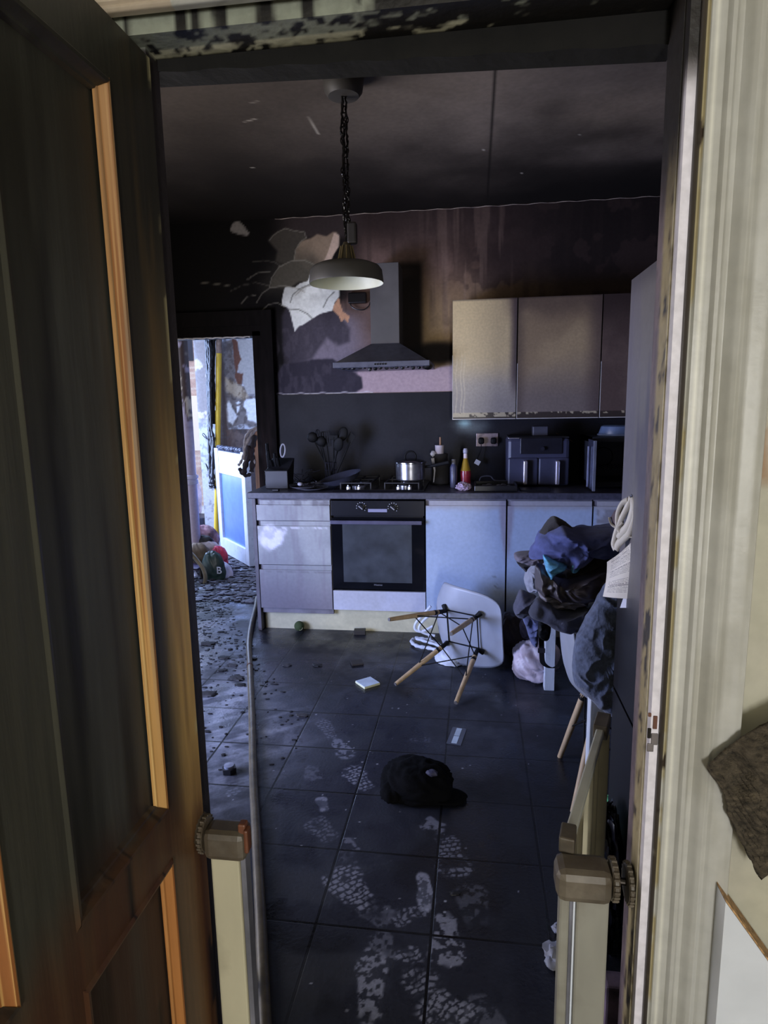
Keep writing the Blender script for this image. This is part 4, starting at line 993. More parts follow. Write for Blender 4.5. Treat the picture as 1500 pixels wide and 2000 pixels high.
for i, (px, py, kd) in enumerate(heads):
    Yh = 4.26+.02*(i % 3); h = wz(px, py, Yh); ft = np.array([cx+.02*math.cos(i*2.4), cy+.02*math.sin(i*2.4), WT+.02])
    t = thing(dict(ladle='ladle', whisk='whisk', turner='slotted_turner', fork='pasta_fork', spoon='serving_spoon', slicer='slicer')[kd], desc[i], 'kitchen utensil', ft, 'black utensils standing in the wire holder')
    d = h-ft; d = d/np.linalg.norm(d); up = Vector(d); side = up.cross(Vector((0, 1, 0))).normalized(); fw = side.cross(up)
    M = Matrix((side, -fw, up)).transposed().to_4x4(); M.translation = Vector(h)
    build('handle', MB().cyl(tuple(ft), tuple(h-d*.02), .0065, .005, 8), black, t, smooth=True)
    mb = MB(); V = lambda x, y, z: tuple(M @ Vector((x, y, z)))
    if kd in ('turner', 'fork', 'slicer'):
        w = .032
        if kd == 'turner':
            for k in range(5): mb.box((-w+k*w*.45-.0, -.002, -.035), (-w+k*w*.45+.006, .002, .05), .001, M)
            mb.box((-w, -.002, -.05), (w-.004, .002, -.033), .001, M); mb.box((-w, -.002, .046), (w-.004, .002, .056), .001, M)
        elif kd == 'fork':
            for k in range(6): mb.cyl(V(-.025+k*.01, 0, -.01), V(-.028+k*.011, .012, .03), .003, .0012, 6)
            mb.box((-.028, -.003, -.04), (.028, .003, -.005), .003, M)
        else:
            mb.prism([(-.01, -.05), (.03, -.02), (.025, .045), (-.02, .03)], lambda u, v, dd: V(u, dd, v), -.002, .002)
        build('head', mb, black, t)
        if kd == 'slicer': build('blade', MB().prism([(.0, -.025), (.022, -.01), (.018, .012)], lambda u, v, dd: V(u, dd, v), -.004, -.0025), mat('pale_blade', (150, 150, 160), .3, metal=.6), t)
    elif kd == 'whisk':
        for k in range(5):
            a = math.pi*k/5; mb.tube([V(.020*math.sin(s)*math.cos(a), .020*math.sin(s)*math.sin(a), -.045+.085*(1-math.cos(s))/2) for s in np.linspace(0, 2*math.pi, 20)], .0012, 5)
        build('wires', mb, black, t)
    else:
        e_ = (.034, .010, .050) if kd == 'spoon' else (.036, .020, .036)
        Mx = M.to_3x3(); mb.blob(tuple(h+d*.015), e_, 24, 16, amp=.03, M=Mx); build('bowl', mb, black, t, smooth=True)
# hob
hob = thing('gas_hob', 'black gas hob with pan supports and silver control knobs let into the worktop', 'hob', (-.60, 4.15, WT))
build('plate', MB().box((-.89, 3.93, WT+.0005), (-.305, 4.42, WT+.010), .004), mat('hob_glass', (20, 20, 26), .15, noise=.05), hob)
burn = [(-.75, 4.28), (-.74, 4.06), (-.46, 4.28), (-.44, 4.08)]
for i, (x, y) in enumerate(burn):
    r = .045 if i != 2 else .032
    bb = build('burner', MB().lathe([(.0, .0), (r, .0), (r, .012), (r*.8, .016), (.0, .016)], (x, y, WT+.010), 28), mat('burner_alu', (150, 152, 165), .3, metal=.8, noise=.1), hob, smooth=True)
    WORLD_LOC[bb.name] = WORLD_LOC[hob.name]
    build('burner_cap', MB().lathe([(.0, .0), (r*.75, .0), (r*.75, .006), (.0, .008)], (x, y, WT+.026), 28), black, bb, smooth=True)
for i, (x0, x1) in enumerate(((-.845, -.65), (-.56, -.345))):
    mb = MB(); z0, z1 = WT+.012, WT+.050
    for y in (3.985, 4.17, 4.36): mb.box((x0, y-.004, z1-.008), (x1, y+.004, z1), .002)
    for x in (x0, (x0+x1)/2, x1): mb.box((x-.004, 3.985, z1-.008), (x+.004, 4.36, z1), .002)
    for x in (x0, x1):
        for y in (3.985, 4.36): mb.box((x-.004, y-.004, z0-.003), (x+.004, y+.004, z1), .001)
    build('pan_support', mb, mat('cast_iron', (30, 30, 36), .5), hob)
for i, (px, py) in enumerate([(680, 951), (701, 951), (778, 952), (800, 952)]):
    p = wz(px, py, 3.965)
    build('control_knob', MB().lathe([(.0, .0), (.014, 0), (.013, .016), (.006, .02), (.006, .026), (0, .027)], (p[0], 3.965, WT+.010), 20), mat('knob_chrome', (205, 206, 215), .22, metal=.7, noise=.05), hob, smooth=True)
# saucepan
sx, sy, sz = wz(802, 925, 4.12)[0], 4.12, WT+.051
sp = thing('saucepan', 'steel saucepan with a dark lid and long black handle on the hob', 'saucepan', (sx, sy, sz))
build('pan', MB().lathe([(.0, 0), (.088, 0), (.095, .008), (.097, .108), (.101, .112), (.097, .113), (.094, .108), (.092, .012), (0, .004)], (sx, sy, sz), 48), steel, sp, smooth=True)
lid = build('lid', MB().lathe([(.101, .112), (.103, .116), (.085, .126), (.05, .136), (.0, .141)], (sx, sy, sz), 48), mat('smoked_lid', (40, 40, 48), .15, metal=.2, noise=.05), sp, smooth=True)
WORLD_LOC[lid.name] = WORLD_LOC[sp.name]
build('lid_rim', MB().lathe([(.099, .111), (.104, .112), (.104, .118), (.099, .119)], (sx, sy, sz), 48, caps=False), mat('rim_steel', (190, 190, 196), .2, metal=1), lid, smooth=True)
build('lid_handle', MB().tube(smooth_path([(sx-.033, sy, sz+.128), (sx-.034, sy, sz+.160), (sx-.015, sy, sz+.182), (sx+.015, sy, sz+.182), (sx+.034, sy, sz+.160), (sx+.033, sy, sz+.128)], 5), .006, 10), black, lid, smooth=True)
build('handle', MB().tube(smooth_path([(sx+.095, sy-.01, sz+.085), (sx+.14, sy-.02, sz+.092), (sx+.25, sy-.05, sz+.118)], 6), [.009]*7+[.012]*6, 10), black, sp, smooth=True)
# frying pan tilted on plates
fc = wz(668, 932, 4.08)
fp = thing('frying_pan', 'dark frying pan tipped up on the plates, its handle pointing left', 'frying pan', (fc[0], 4.10, WT+.01))
Rf = Matrix.Rotation(math.radians(-14), 3, 'Y') @ Matrix.Rotation(math.radians(6), 3, 'X')
fcc = np.array([fc[0]-.01, 4.10, WT+.062])
build('pan', MB().lathe([(.0, -.022), (.100, -.022), (.118, -.008), (.137, .018), (.140, .020), (.134, .018), (.115, -.004), (.098, -.018), (0, -.018)], tuple(fcc), 56, Rf), mat('pan_coating', (70, 72, 88), .25, metal=.3, noise=.12, nscale=8), fp, smooth=True)
h0 = fcc+np.array(Rf @ Vector((-.135, -.02, .012))); h1 = np.array([wz(566, 951, 3.99)[0], 3.99, WT+.026])
build('handle', MB().tube([tuple(h0), tuple(h0*.5+h1*.5+np.array([0, 0, .006])), tuple(h1)], [.008, .012, .013], 10), black, fp, smooth=True)
build('handle_ferrule', MB().tube([tuple(h0+(h0-h1)*.02), tuple(h0*.8+h1*.2)], .010, 10), steel, fp, smooth=True)
pm = mat('plate_glaze', (130, 130, 145), .25, noise=.1, soot=.5, sootcol=(36, 36, 42), sscale=14)
pcx = wz(600, 952, 3.99)[0]
for i in range(2):
    o = build('plate', MB().lathe([(.0, .003), (.05, .0), (.07, .004), (.105-.012*i, .014), (.107-.012*i, .016), (.07, .008), (0, .006)], (pcx+.028-.05*i, 4.00+.01*i, WT+.001+.0085*i), 44), pm, smooth=True)
    tag(o, ['sooty dinner plate on the worktop under the frying pan handle', 'smaller sooty plate stacked a little to the left on the dinner plate'][i], 'plate', 'plates by the hob')
c = wz(585, 944, 3.97)
o = build('egg_cup', MB().blob((c[0], 3.985, WT+.040), (.018, .018, .013), 16, 10, seed=5, amp=.1), mat('scorched_white', (170, 170, 185), .5, soot=.15), smooth=True); tag(o, 'small whitish scorched lump sitting on the plates', 'debris')
mb = MB(); rng = random.Random(8)
for k in range(14):
    x = pcx+rng.uniform(-.05, .09); y = 4.0+rng.uniform(-.04, .04); a = rng.uniform(0, 6); mb.tube([(x, y, WT+.024+.002*k), (x+.05*math.cos(a), y+.04*math.sin(a), WT+.026+.0025*k)], .0045, 6)
o = build('burnt_cutlery', mb, mat('burnt_metal', (60, 58, 64), .35, metal=.5, soot=.4)); tag(o, 'tangle of blackened scraps lying across the plates', 'debris', kind='stuff')
mb = MB(); rng = random.Random(12)
for k in range(26):
    x = wz(600, 930, 4.3)[0]+rng.uniform(-.08, .07); y = 4.27+rng.uniform(-.05, .05); a = rng.uniform(0, 6); zz = WT+.008+.004*k*rng.random(); L = rng.uniform(.03, .07)
    mb.tube([(x, y, zz), (x+L*math.cos(a), y+L*.5*math.sin(a), zz+rng.uniform(0, .03))], .002, 5)
o = build('dish_rack', mb, MATS['wire_black']); tag(o, 'collapsed heap of thin black wire behind the plates', 'wire rack', kind='stuff')
o = build('matchbox', MB().box((wz(533, 950, 3.95)[0], 3.93, WT+.0005), (wz(545, 950, 3.95)[0], 3.96, WT+.012), .002), dark); tag(o, 'tiny dark block lying at the left end of the worktop', 'block')
# kitchen roll holder
kx, ky = wz(860, 930, 4.30)[0], 4.30
kr = thing('kitchen_roll', 'blackened kitchen roll on its wooden-tipped stand with a white core showing', 'kitchen roll', (kx, ky, WT))
build('roll', MB().lathe([(.0, .005), (.055, .005), (.057, .1), (.050, .18), (.052, .205), (.020, .206)], (kx, ky, WT), 32), mat('burnt_roll', (40, 38, 40), .8, noise=.2, bump=.4), kr, smooth=True)
build('core', MB().lathe([(.024, .2), (.027, .2), (.030, .262), (.0, .262)], (kx-.005, ky, WT), 24), mat('roll_core', (205, 196, 205), .7, noise=.04), kr, smooth=True)
build('rod', MB().cyl((kx, ky, WT+.01), (kx, ky, WT+.315), .0065, seg=10), mat('scorched_rod', (150, 112, 80), .5, noise=.1), kr, smooth=True)
build('stand', MB().lathe([(0, 0), (.07, 0), (.07, .006), (0, .008)], (kx, ky, WT+.0005), 32), black, kr, smooth=True)
p0 = wz(845, 895, ky-.06); p1 = wz(847, 942, ky-.06)
build('loose_sheet', MB().tube([tuple(p0), tuple((p0+p1)/2+np.array([.01, 0, 0])), tuple(p1)], [.012, .006, .003], 6), mat('sheet_white', (210, 208, 215), .8), kr, smooth=True)
build('torn_sheet', MB().blob((kx-.045, ky-.02, WT+.205), (.02, .02, .02), 12, 10, seed=4, amp=.4), MATS['sheet_white'], kr, smooth=True)
# bottles
bx = wz(886, 930, 4.12)[0]
bo = thing('bottle', 'dark cylindrical bottle with a grey cap, between the kitchen roll and the red bottle', 'bottle', (bx, 4.12, WT))
build('body', MB().lathe([(0, 0), (.021, 0), (.023, .01), (.023, .13), (.014, .152), (.0, .153)], (bx, 4.12, WT+.001), 28), mat('bottle_dark', (72, 74, 100), .3, noise=.1), bo, smooth=True)
build('cap', MB().lathe([(.011, .150), (.013, .152), (.013, .182), (0, .183)], (bx, 4.12, WT+.001), 20), mat('cap_grey', (110, 110, 120), .4), bo, smooth=True)
rx = wz(909, 930, 4.16)[0]
rb = thing('sauce_bottle', 'red and yellow sauce bottle with a white cap on the worktop', 'bottle', (rx, 4.16, WT))
lowc = mat('red_glaze', (140, 38, 54), .25, noise=.15, nscale=30)
build('body', MB().lathe([(0, 0), (.030, 0), (.034, .01), (.034, .03), (.033, .055), (.036, .08), (.034, .105), (.0, .105)], (rx, 4.16, WT+.001), 32), lowc, rb, smooth=True)
build('shoulder', MB().lathe([(.034, .105), (.027, .13), (.018, .165), (.0135, .185), (0, .186)], (rx, 4.16, WT+.001), 32), mat('yellow_glaze', (160, 128, 40), .3, noise=.1), rb, smooth=True)
build('neck', MB().lathe([(.0135, .185), (.0125, .215), (0, .216)], (rx, 4.16, WT+.001), 24), mat('neck_pale', (215, 200, 205), .4), rb, smooth=True)
build('cap', MB().lathe([(.0125, .2155), (.015, .219), (.016, .235), (.011, .248), (0, .250)], (rx, 4.16, WT+.001), 24), mat('cap_haze', (160, 160, 178), .35), rb, smooth=True)
# cloth
p = wz(905, 950, 3.98)
o = build('dishcloth', MB().blob((p[0], 3.985, WT+.024), (.042, .04, .024), 40, 24, amp=.35, fr=4, ridge=.5, seed=6), mat('speckled_cloth', (178, 160, 186), .9, noise=.5, nscale=90, bump=.3), smooth=True); tag(o, 'crumpled pink and grey patterned cloth on the worktop edge', 'cloth')
# roasting tray
tx0, tx1 = wz(927, 950, 3.95)[0], wz(1010, 950, 3.95)[0]
tr = thing('roasting_tray', 'black roasting tray with a raised handle and bits inside, in front of the air fryer', 'roasting tray', ((tx0+tx1)/2, 4.05, WT))
def tray(mb, x0, x1, y0, y1, z0, h, w=.006, fl=.012):
    mb.box((x0, y0, z0), (x1, y1, z0+.004))
    for a, b in (((x0-fl, y0-fl), (x1+fl, y0)), ((x0-fl, y1), (x1+fl, y1+fl)), ((x0-fl, y0), (x0, y1)), ((x1, y0), (x1+fl, y1))): mb.box((*a, z0), (*b, z0+h), .004)
mb = MB(); tray(mb, tx0+.01, tx1-.01, 3.94, 4.17, WT+.001, .036); build('pan', mb, mat('tray_black', (26, 26, 30), .35, noise=.1), tr)
mb = MB().tube(smooth_path([(tx0+.03, 4.175, WT+.034), (tx0+.045, 4.185, WT+.062), (tx0+.10, 4.185, WT+.066), (tx0+.13, 4.18, WT+.04), (tx0+.20, 4.18, WT+.036), (tx0+.24, 4.16, WT+.03)], 5), .004, 8); build('handle', mb, mat('rim_grey', (84, 86, 98), .3, metal=.5), tr, smooth=True)
mb = MB()
for k in range(7): mb.blob((tx0+.03+.03*k, 4.0+.04*(k % 3), WT+.02), (.02, .018, .012), 10, 8, seed=k, amp=.3)
build('burnt_contents', mb, mat('burnt_food', (96, 98, 110), .6, noise=.4, soot=.4), tr, smooth=True)
o = build('baking_sheet', MB().box((tx1+.02, 3.95, WT+.0005), (tx1+.20, 4.10, WT+.008), .003), dark); tag(o, 'thin dark baking sheet lying flat in front of the air fryer', 'baking sheet')
# air fryer
ax0, ax1 = wz(991, 900, 4.15)[0], wz(1113, 900, 4.15)[0]; az1 = wz(1050, 853, 4.15)[2]
af = thing('air_fryer', 'black double-drawer air fryer with two upright silver handles', 'air fryer', ((ax0+ax1)/2, 4.28, WT))
afm = mat('fryer_body', (62, 64, 86), .42, noise=.1, nscale=6, soot=.25, sootcol=(30, 30, 38), sscale=4)
build('body', MB().box((ax0, 4.16, WT+.004), (ax1, 4.45, az1-.008), .022), afm, af)
build('top_cover', MB().box((ax0+.004, 4.165, az1-.012), (ax1-.004, 4.445, az1), .005), dark, af)
zs = wz(1050, 894, 4.15)[2]
xm = (ax0+ax1)/2
for (a, b) in ((ax0+.004, xm-.002), (xm+.002, ax1-.004)):
    build('drawer', MB().box((a, 4.148, WT+.012), (b, 4.18, zs), .010), afm, af)
a, b = wz(1016, 888, 4.15), wz(1098, 854, 4.15)
pn = build('control_panel', MB().box((a[0], 4.150, a[2]+.003), (b[0], 4.17, b[2]-.003), .003), mat('fryer_panel', (34, 34, 42), .25), af)
WORLD_LOC[pn.name] = WORLD_LOC[af.name]
p = wz(1060, 876, 4.14); build('dial', MB().cyl((p[0], 4.152, p[2]), (p[0], 4.132, p[2]), .012, seg=20), mat('dial_dark', (60, 60, 74), .25, metal=.5), pn, smooth=True)
for px in (1026, 1089):
    a, b = wz(px-4, 939, 4.11), wz(px+5, 900, 4.11)
    build('handle', MB().box((a[0], 4.112, WT+.018), (b[0], 4.15, b[2]), .006), mat('handle_satin', (196, 190, 200), .3, metal=.7, noise=.05), af)
q0 = wz(995, 853, 4.2); 
build('silver_band', MB().box((ax0+.004, 4.162, az1-.013), (ax0+.075, 4.30, az1-.006), .003), MATS['handle_satin'], af)
bx0, bx1 = wz(1040, 845, 4.25)[0], wz(1070, 845, 4.25)[0]
o = build('storage_tub', MB().box((bx0, 4.23, az1+.0005), (bx1, 4.31, az1+.062), .006), mat('tub_grey', (72, 72, 84), .5, soot=.2)); tag(o, 'small grey square tub standing on top of the air fryer', 'tub')
for i, (p_, q__) in enumerate((((1086, 846), (1118, 862)), ((1116, 826), (1143, 838)))):
    a = wz(*p_, 4.35); b = wz(*q__, 4.30); 
    if i == 0: o = build('skewer', MB().cyl(tuple(a), tuple(b), .0018, seg=6), MATS['scorched_rod']); tag(o, 'thin skewer lying across the back corner of the air fryer', 'skewer')
# mini oven with open door
mx0, mx1 = wz(1148, 900, 4.12)[0], wz(1300, 900, 4.12)[0]; mz1 = wz(1190, 853, 4.10)[2]
mo = thing('mini_oven', 'black countertop oven at the right end of the worktop, its door hanging open', 'oven', ((mx0+mx1)/2, 4.25, WT))
w = .016
mb = MB().box((mx0, 4.08, WT+.012), (mx0+w, 4.44, mz1)).box((mx1-w, 4.08, WT+.012), (mx1, 4.44, mz1)).box((mx0, 4.08, WT+.012), (mx1, 4.44, WT+.04)).box((mx0, 4.08, mz1-.03), (mx1, 4.44, mz1)).box((mx0, 4.42, WT+.012), (mx1, 4.44, mz1))
build('casing', mb, mat('oven_casing', (40, 42, 50), .4, noise=.1), mo)
mb = MB()
for k in range(12): mb.cyl((mx0+w+.01+k*.024, 4.10, WT+.12), (mx0+w+.01+k*.024, 4.41, WT+.12), .002, seg=6)
build('rack', mb, mat('rack_wire', (90, 90, 96), .3, metal=.8), mo)
build('fan_ring', MB().tube([(mx0+.15+.06*math.cos(a), 4.415, WT+.17+.06*math.sin(a)) for a in np.linspace(0, 2*math.pi, 24, endpoint=False)], .003, 6, closed=True), MATS['rack_wire'], mo)
dq = wz(1160, 968, 3.95)
dr = build('door', MB().box((mx0-.008, 3.885, WT+.012), (mx0+.004, 4.08, mz1-.01), .003), mat('open_door', (64, 66, 84), .3, metal=.2), mo)
WORLD_LOC[dr.name] = WORLD_LOC[mo.name]
build('door_trim', MB().box((mx0-.010, 3.880, WT+.010), (mx0+.008, 3.888, mz1-.01), .002), mat('trim_silver', (150, 154, 172), .3, metal=.6), dr)
build('inner_frame', MB().box((mx0-.022, 4.0, WT+.02), (mx0-.012, 4.02, mz1-.05), .002), mat('frame_lilac', (150, 154, 180), .3, metal=.5), dr)
ctx = (mx0+.02+mx1)/2
co_ = thing('casserole_dish', 'blue-grey oval casserole dish upturned on the countertop oven', 'casserole dish', (ctx-.03, 4.24, mz1))
cs = MB().lathe([(.128, .002), (.130, .012), (.115, .058), (.10, .066), (.0, .068)], (0, 0, 0), 44)
cs.v = [(x*1.0+ctx-.03, y*.85+4.24, z+mz1) for x, y, z in cs.v]; build('bowl', cs, mat('enamel_blue', (92, 108, 138), .35, noise=.12), co_, smooth=True)
cs = MB().tube([(ctx-.03+.132*math.cos(a), 4.24+.112*math.sin(a), mz1+.007) for a in np.linspace(0, 2*math.pi, 40, endpoint=False)], .006, 8, closed=True); build('rim', cs, mat('enamel_rim', (120, 132, 160), .3), co_, smooth=True)
# sockets
s0, s1 = wz(930, 872, YB-.02), wz(973, 846, YB-.02)
so = thing('double_socket', 'scorched steel double wall socket with two black plugs', 'socket', ((s0[0]+s1[0])/2, YB-.015, s0[2]))
build('plate', MB().box((s0[0], YB-.020, s0[2]), (s1[0], YB-.0125, s1[2]), .002), mat('scorched_steel', (150, 134, 136), .4, metal=.3, noise=.2, soot=.35, sscale=20), so)
for px in (940, 964):
    p = wz(px, 861, YB-.04); pl = build('plug', MB().blob((p[0], YB-.038, p[2]), (.020, .020, .022), 20, 14, e=.6, amp=.08, seed=px), black, so, smooth=True)
o = build('mains_cable', MB().tube(smooth_path([wz(940, 868, YB-.05), wz(939, 880, YB-.05), wz(934, 892, YB-.06), wz(931, 902, YB-.07)], 5), .003, 6), black, smooth=True); tag(o, 'short black cable hanging from the socket plug', 'cable')
p = wz(933, 902, YB-.075); M = Matrix.Translation(p) @ Matrix.Rotation(.5, 4, 'Y')
o = build('cable_tag', MB().box((-.018, -.001, -.02), (.018, .001, .012), 0, M), mat('tag_white', (205, 210, 228), .7)); tag(o, 'small white tag dangling on the cable under the socket', 'tag')

# ================================================================ CHAIRS
shellM = mat('white_shell', (150, 154, 164), .4, noise=.04, soot=.08, sootcol=(150, 146, 140)); woodM = mat('beech_dowel', (186, 160, 124), .5, noise=.12, nscale=30, stretch=(1, 1, .2), soot=.08, sootcol=(120, 96, 70))
def shell_pts(nu=34, nv=28):
    prof = [(.235, -.010), (.215, .004), (.15, .000), (.05, -.012), (-.05, -.018), (-.13, -.010), (-.19, .03), (-.225, .10), (-.245, .20), (-.262, .30), (-.275, .385), (-.28, .40)]
    hw = [.11, .17, .208, .228, .236, .236, .226, .205, .188, .170, .140, .09]
    cl = [.0, .002, .006, .012, .022, .040, .055, .06, .05, .035, .018, .010]
    pr = smooth_path([(a, b, w) for (a, b), w in zip(prof, hw)], 3); cc = np.interp(np.linspace(0, 1, len(pr)), np.linspace(0, 1, len(cl)), cl)
    P = []
    for (x, z, w), c, i in zip(pr, cc, range(len(pr))):
        j = min(i+1, len(pr)-1); k = max(i-1, 0); tx, tz = pr[j][0]-pr[k][0], pr[j][1]-pr[k][1]; L = math.hypot(tx, tz)+1e-9
        nx, nz = tz/L*-1, tx/L; nx, nz = -nx*-1, -nz     # inward normal (towards the sitter)
        row = []
        for s in np.linspace(-1, 1, nv):
            k_ = abs(s)**2.6*c
            row.append((x+abs(nx)*k_, s*w, z+abs(nz)*k_*(1 if nz < 0 or True else -1)))
        P.append(row)
    return np.array(P)
def make_chair(label, M, base, top_a=.095, tip_b=.184, H=.40, flip=1, bs=1.0, lean=1.0):
    ch = thing('shell_chair', label, 'chair', base, 'white shell chairs with wooden legs')
    T = lambda x, y, z: tuple(M @ Vector((x, y, z)))
    P = shell_pts(); P[..., 0] = np.where(P[..., 0] < -.19, -.19+(P[..., 0]+.19)*lean, P[..., 0]); P[..., 2] = np.where(P[..., 2] > .03, .03+(P[..., 2]-.03)*bs, P[..., 2]); P[..., 1] *= np.where(P[..., 2] > .03, 1-(1-bs)*.25*np.clip((P[..., 2]-.03)/.1, 0, 1), 1); sh = np.array([[T(x*flip, y, z+H+.018) for x, y, z in r] for r in P])
    build('shell', MB().grid(sh), shellM, ch, smooth=True, sharp=0, solid=.006)
    for sx_ in (-1, 1):
        for sy_ in (-1, 1):
            tip = Vector((sx_*tip_b, sy_*tip_b, 0)); top = Vector((sx_*top_a, sy_*top_a, H-.02)); mid = tip.lerp(top, .86)
            lg = build('leg', MB().tube([T(*tip), T(*tip.lerp(top, .5)), T(*mid)], [.0105, .0135, .0135], 14), woodM, ch, smooth=True)
            WORLD_LOC[lg.name] = WORLD_LOC[ch.name]
            build('foot_cap', MB().tube([T(*(tip-(top-tip)*.012)), T(*(tip+(top-tip)*.01))], .0095, 12), mat('foot_grey', (90, 86, 84), .6), lg, smooth=True)
            build('bracket', MB().tube([T(*tip.lerp(top, .78)), T(*top), T(sx_*(top_a+.02), sy_*(top_a+.02), H+.004)], [.0145, .0115, .016], 10), black, lg, smooth=True)
    tip = lambda sx_, sy_, t: Vector((sx_*tip_b, sy_*tip_b, 0)).lerp(Vector((sx_*top_a, sy_*top_a, H-.02)), t)
    for a, b in (((-1, -1), (1, -1)), ((1, -1), (1, 1)), ((1, 1), (-1, 1)), ((-1, 1), (-1, -1))):
        build('brace', MB().cyl(T(*tip(*a, .42)), T(*tip(*b, .88)), .0032, seg=6), black, ch); build('brace', MB().cyl(T(*tip(*b, .42)), T(*tip(*a, .88)), .0032, seg=6), black, ch)
    build('seat_frame', MB().tube([T(-top_a, -top_a, H-.004), T(top_a, -top_a, H-.004), T(top_a, top_a, H-.004), T(-top_a, top_a, H-.004)], .005, 6, closed=True), black, ch)
    return ch
R3 = Matrix(((-0.8682, -0.0607, 0.4926), (0.4963, -0.0953, 0.8629), (-0.0054, 0.9936, 0.1129)))
M1 = R3.to_4x4(); M1.translation = Vector((-.2527, 3.0305, .1980))
make_chair('white shell chair tipped on its side on the kitchen tiles', M1, (-.1, 3.15, 0), flip=-1, bs=.6)
M2 = Matrix.Rotation(0, 4, 'Z'); M2.translation = Vector((.545, 2.355, .0))
make_chair('white shell chair standing upright at the table under the grey fleece', M2, (.545, 2.355, 0), lean=.45)

# ================================================================ TABLE AND CLOTHES
tb = thing('table', 'white painted wooden table buried under the heap of clothes', 'table', (.72, 2.56, 0))
tw = mat('chipped_white', (200, 206, 214), .5, noise=.08, bump=.3, soot=.12, sootcol=(96, 92, 92), sscale=18, stretch=(1, 1, .3))
lg = .052
TX0, TX1, TY0, TY1 = .362, 1.06, 1.93, 3.22
build('tabletop', MB().box((TX0-.02, TY0-.02, .70), (TX1+.02, TY1+.02, .724), .004), tw, tb)
for x in (TX0+.026, TX1-.026):
    for y in (TY0+.026, TY1-.026): build('leg', MB().box((x-.026, y-.026, 0), (x+.026, y+.026, .70), .003), tw, tb)
build('apron', MB().box((TX0+.052, TY0+.006, .62), (TX1-.052, TY0+.026, .70)).box((TX0+.052, TY1-.026, .62), (TX1-.052, TY1-.006, .70)), tw, tb)

CLN = {'n': 0}
def garment(name, label, cat, pts_px, Y, depth, m, amp=.16, fr=3.2, ridge=.25, seed=1, Ybias=0, group='heap of clothes on the table', res=(150, 90)):
    """soft heap of cloth: outline points at distance Y, thick by depth, folded surface"""
    W = np.array([onY(x, y, Y) for x, y in pts_px])[:, [0, 2]]; c = W.mean(0)
    n = len(W); nu, nv = res
    seg = smooth_path([(a, b, 0) for a, b in W], 12, closed=True); seg = np.array(seg)[:, :2]
    L = np.r_[0, np.cumsum(np.hypot(*np.diff(np.vstack([seg, seg[:1]]), axis=0).T))]; t = np.linspace(0, L[-1], nu, endpoint=False)
    ox = np.interp(t, L, np.r_[seg[:, 0], seg[0, 0]]); oz = np.interp(t, L, np.r_[seg[:, 1], seg[0, 1]])
    P = np.zeros((nu, nv, 3))
    for j, ph in enumerate(np.linspace(-math.pi/2+.03, math.pi/2-.03, nv)):
        r = math.cos(ph)**.55; P[:, j, 0] = c[0]+(ox-c[0])*r; P[:, j, 2] = c[1]+(oz-c[1])*r; P[:, j, 1] = Y+Ybias+depth*math.sin(ph)
    X, Z, Yy = P[..., 0], P[..., 2], P[..., 1]
    an = .5+1.3*math.sin(seed*2.7); u = X*math.cos(an)+Z*math.sin(an)+.3*Yy; v = -X*math.sin(an)+Z*math.cos(an)+.4*Yy
    w_ = fbm(X*9+seed, Z*9, seed, 3)-.5
    q1 = fbm(X*7+seed, Z*7+Yy*4+seed*2, seed, 4)-.5
    rd = (1-np.abs(2*fbm(u*6+w_*1.6, v*17+w_*3.0, seed+4, 3)-1))**2.2
    rd2 = (1-np.abs(2*fbm(v*9+w_*2, u*22+w_*2.5+3, seed+8, 2)-1))**3
    D = .055*amp/.2*q1+.030*(ridge/.3)**.5*(rd-.45)+.014*(rd2-.4)
    edge = np.abs(np.sin(np.linspace(-math.pi/2+.03, math.pi/2-.03, nv)))[None, :]
    P[..., 1] -= D*np.sign(Yy-(Y+Ybias))*-1*(.35+.65*edge)
    P[..., 0] += (X-c[0])*D*1.2; P[..., 2] += (Z-c[1])*D*1.2
    mb = MB(); mb.grid(P, closed_u=True); mb.f.append(tuple(i*nv for i in range(nu-1, -1, -1))); mb.f.append(tuple(i*nv+nv-1 for i in range(nu)))
    o = build(name, mb, m, smooth=True, sharp=0); tag(o, label, cat, group); return o
K = lambda pts: crop(pts, 980, 1000, 6.25)
fab = lambda n, c, **k: mat(n, c, .9, noise=.14, nscale=30, bump=.25, bscale=180, sheen=.1, **k)
indigo = fab('indigo_cotton', (74, 84, 140)); garment('shirt', 'blue-violet cotton shirt draped over the top of the clothes heap', 'shirt', K([(330, 530), (430, 340), (470, 290), (620, 215), (720, 150), (900, 215), (1100, 195), (1330, 180), (1500, 190), (1520, 480), (1300, 520), (1150, 470), (1050, 560), (930, 640), (800, 650), (700, 600), (560, 560), (420, 490)]), 2.12, .12, indigo, .26, 4.0, .75, 2)
garment('black_garment', 'black peaked piece of clothing sticking up at the very top of the heap', 'clothing', K([(440, 310), (470, 240), (560, 140), (640, 65), (760, 110), (880, 205), (760, 180), (640, 180), (600, 230), (500, 330)]), 2.16, .07, fab('black_wool', (34, 30, 34)), .1, 3, .2, 5)
garment('jacket', 'grey-mauve sleeve rolled out at the left of the heap under the blue shirt', 'jacket', K([(165, 510), (280, 490), (400, 490), (510, 520), (505, 600), (400, 620), (290, 610), (230, 590), (165, 570)]), 2.80, .07, fab('mauve_grey', (104, 98, 108)), .14, 3, .3, 7)
garment('trousers', 'black trousers bundled below the grey-mauve sleeve', 'trousers', K([(190, 600), (300, 600), (440, 600), (460, 680), (330, 720), (290, 715), (240, 670), (195, 630)]), 2.88, .06, fab('black_denim', (24, 22, 26)), .1, 3, .2, 8)
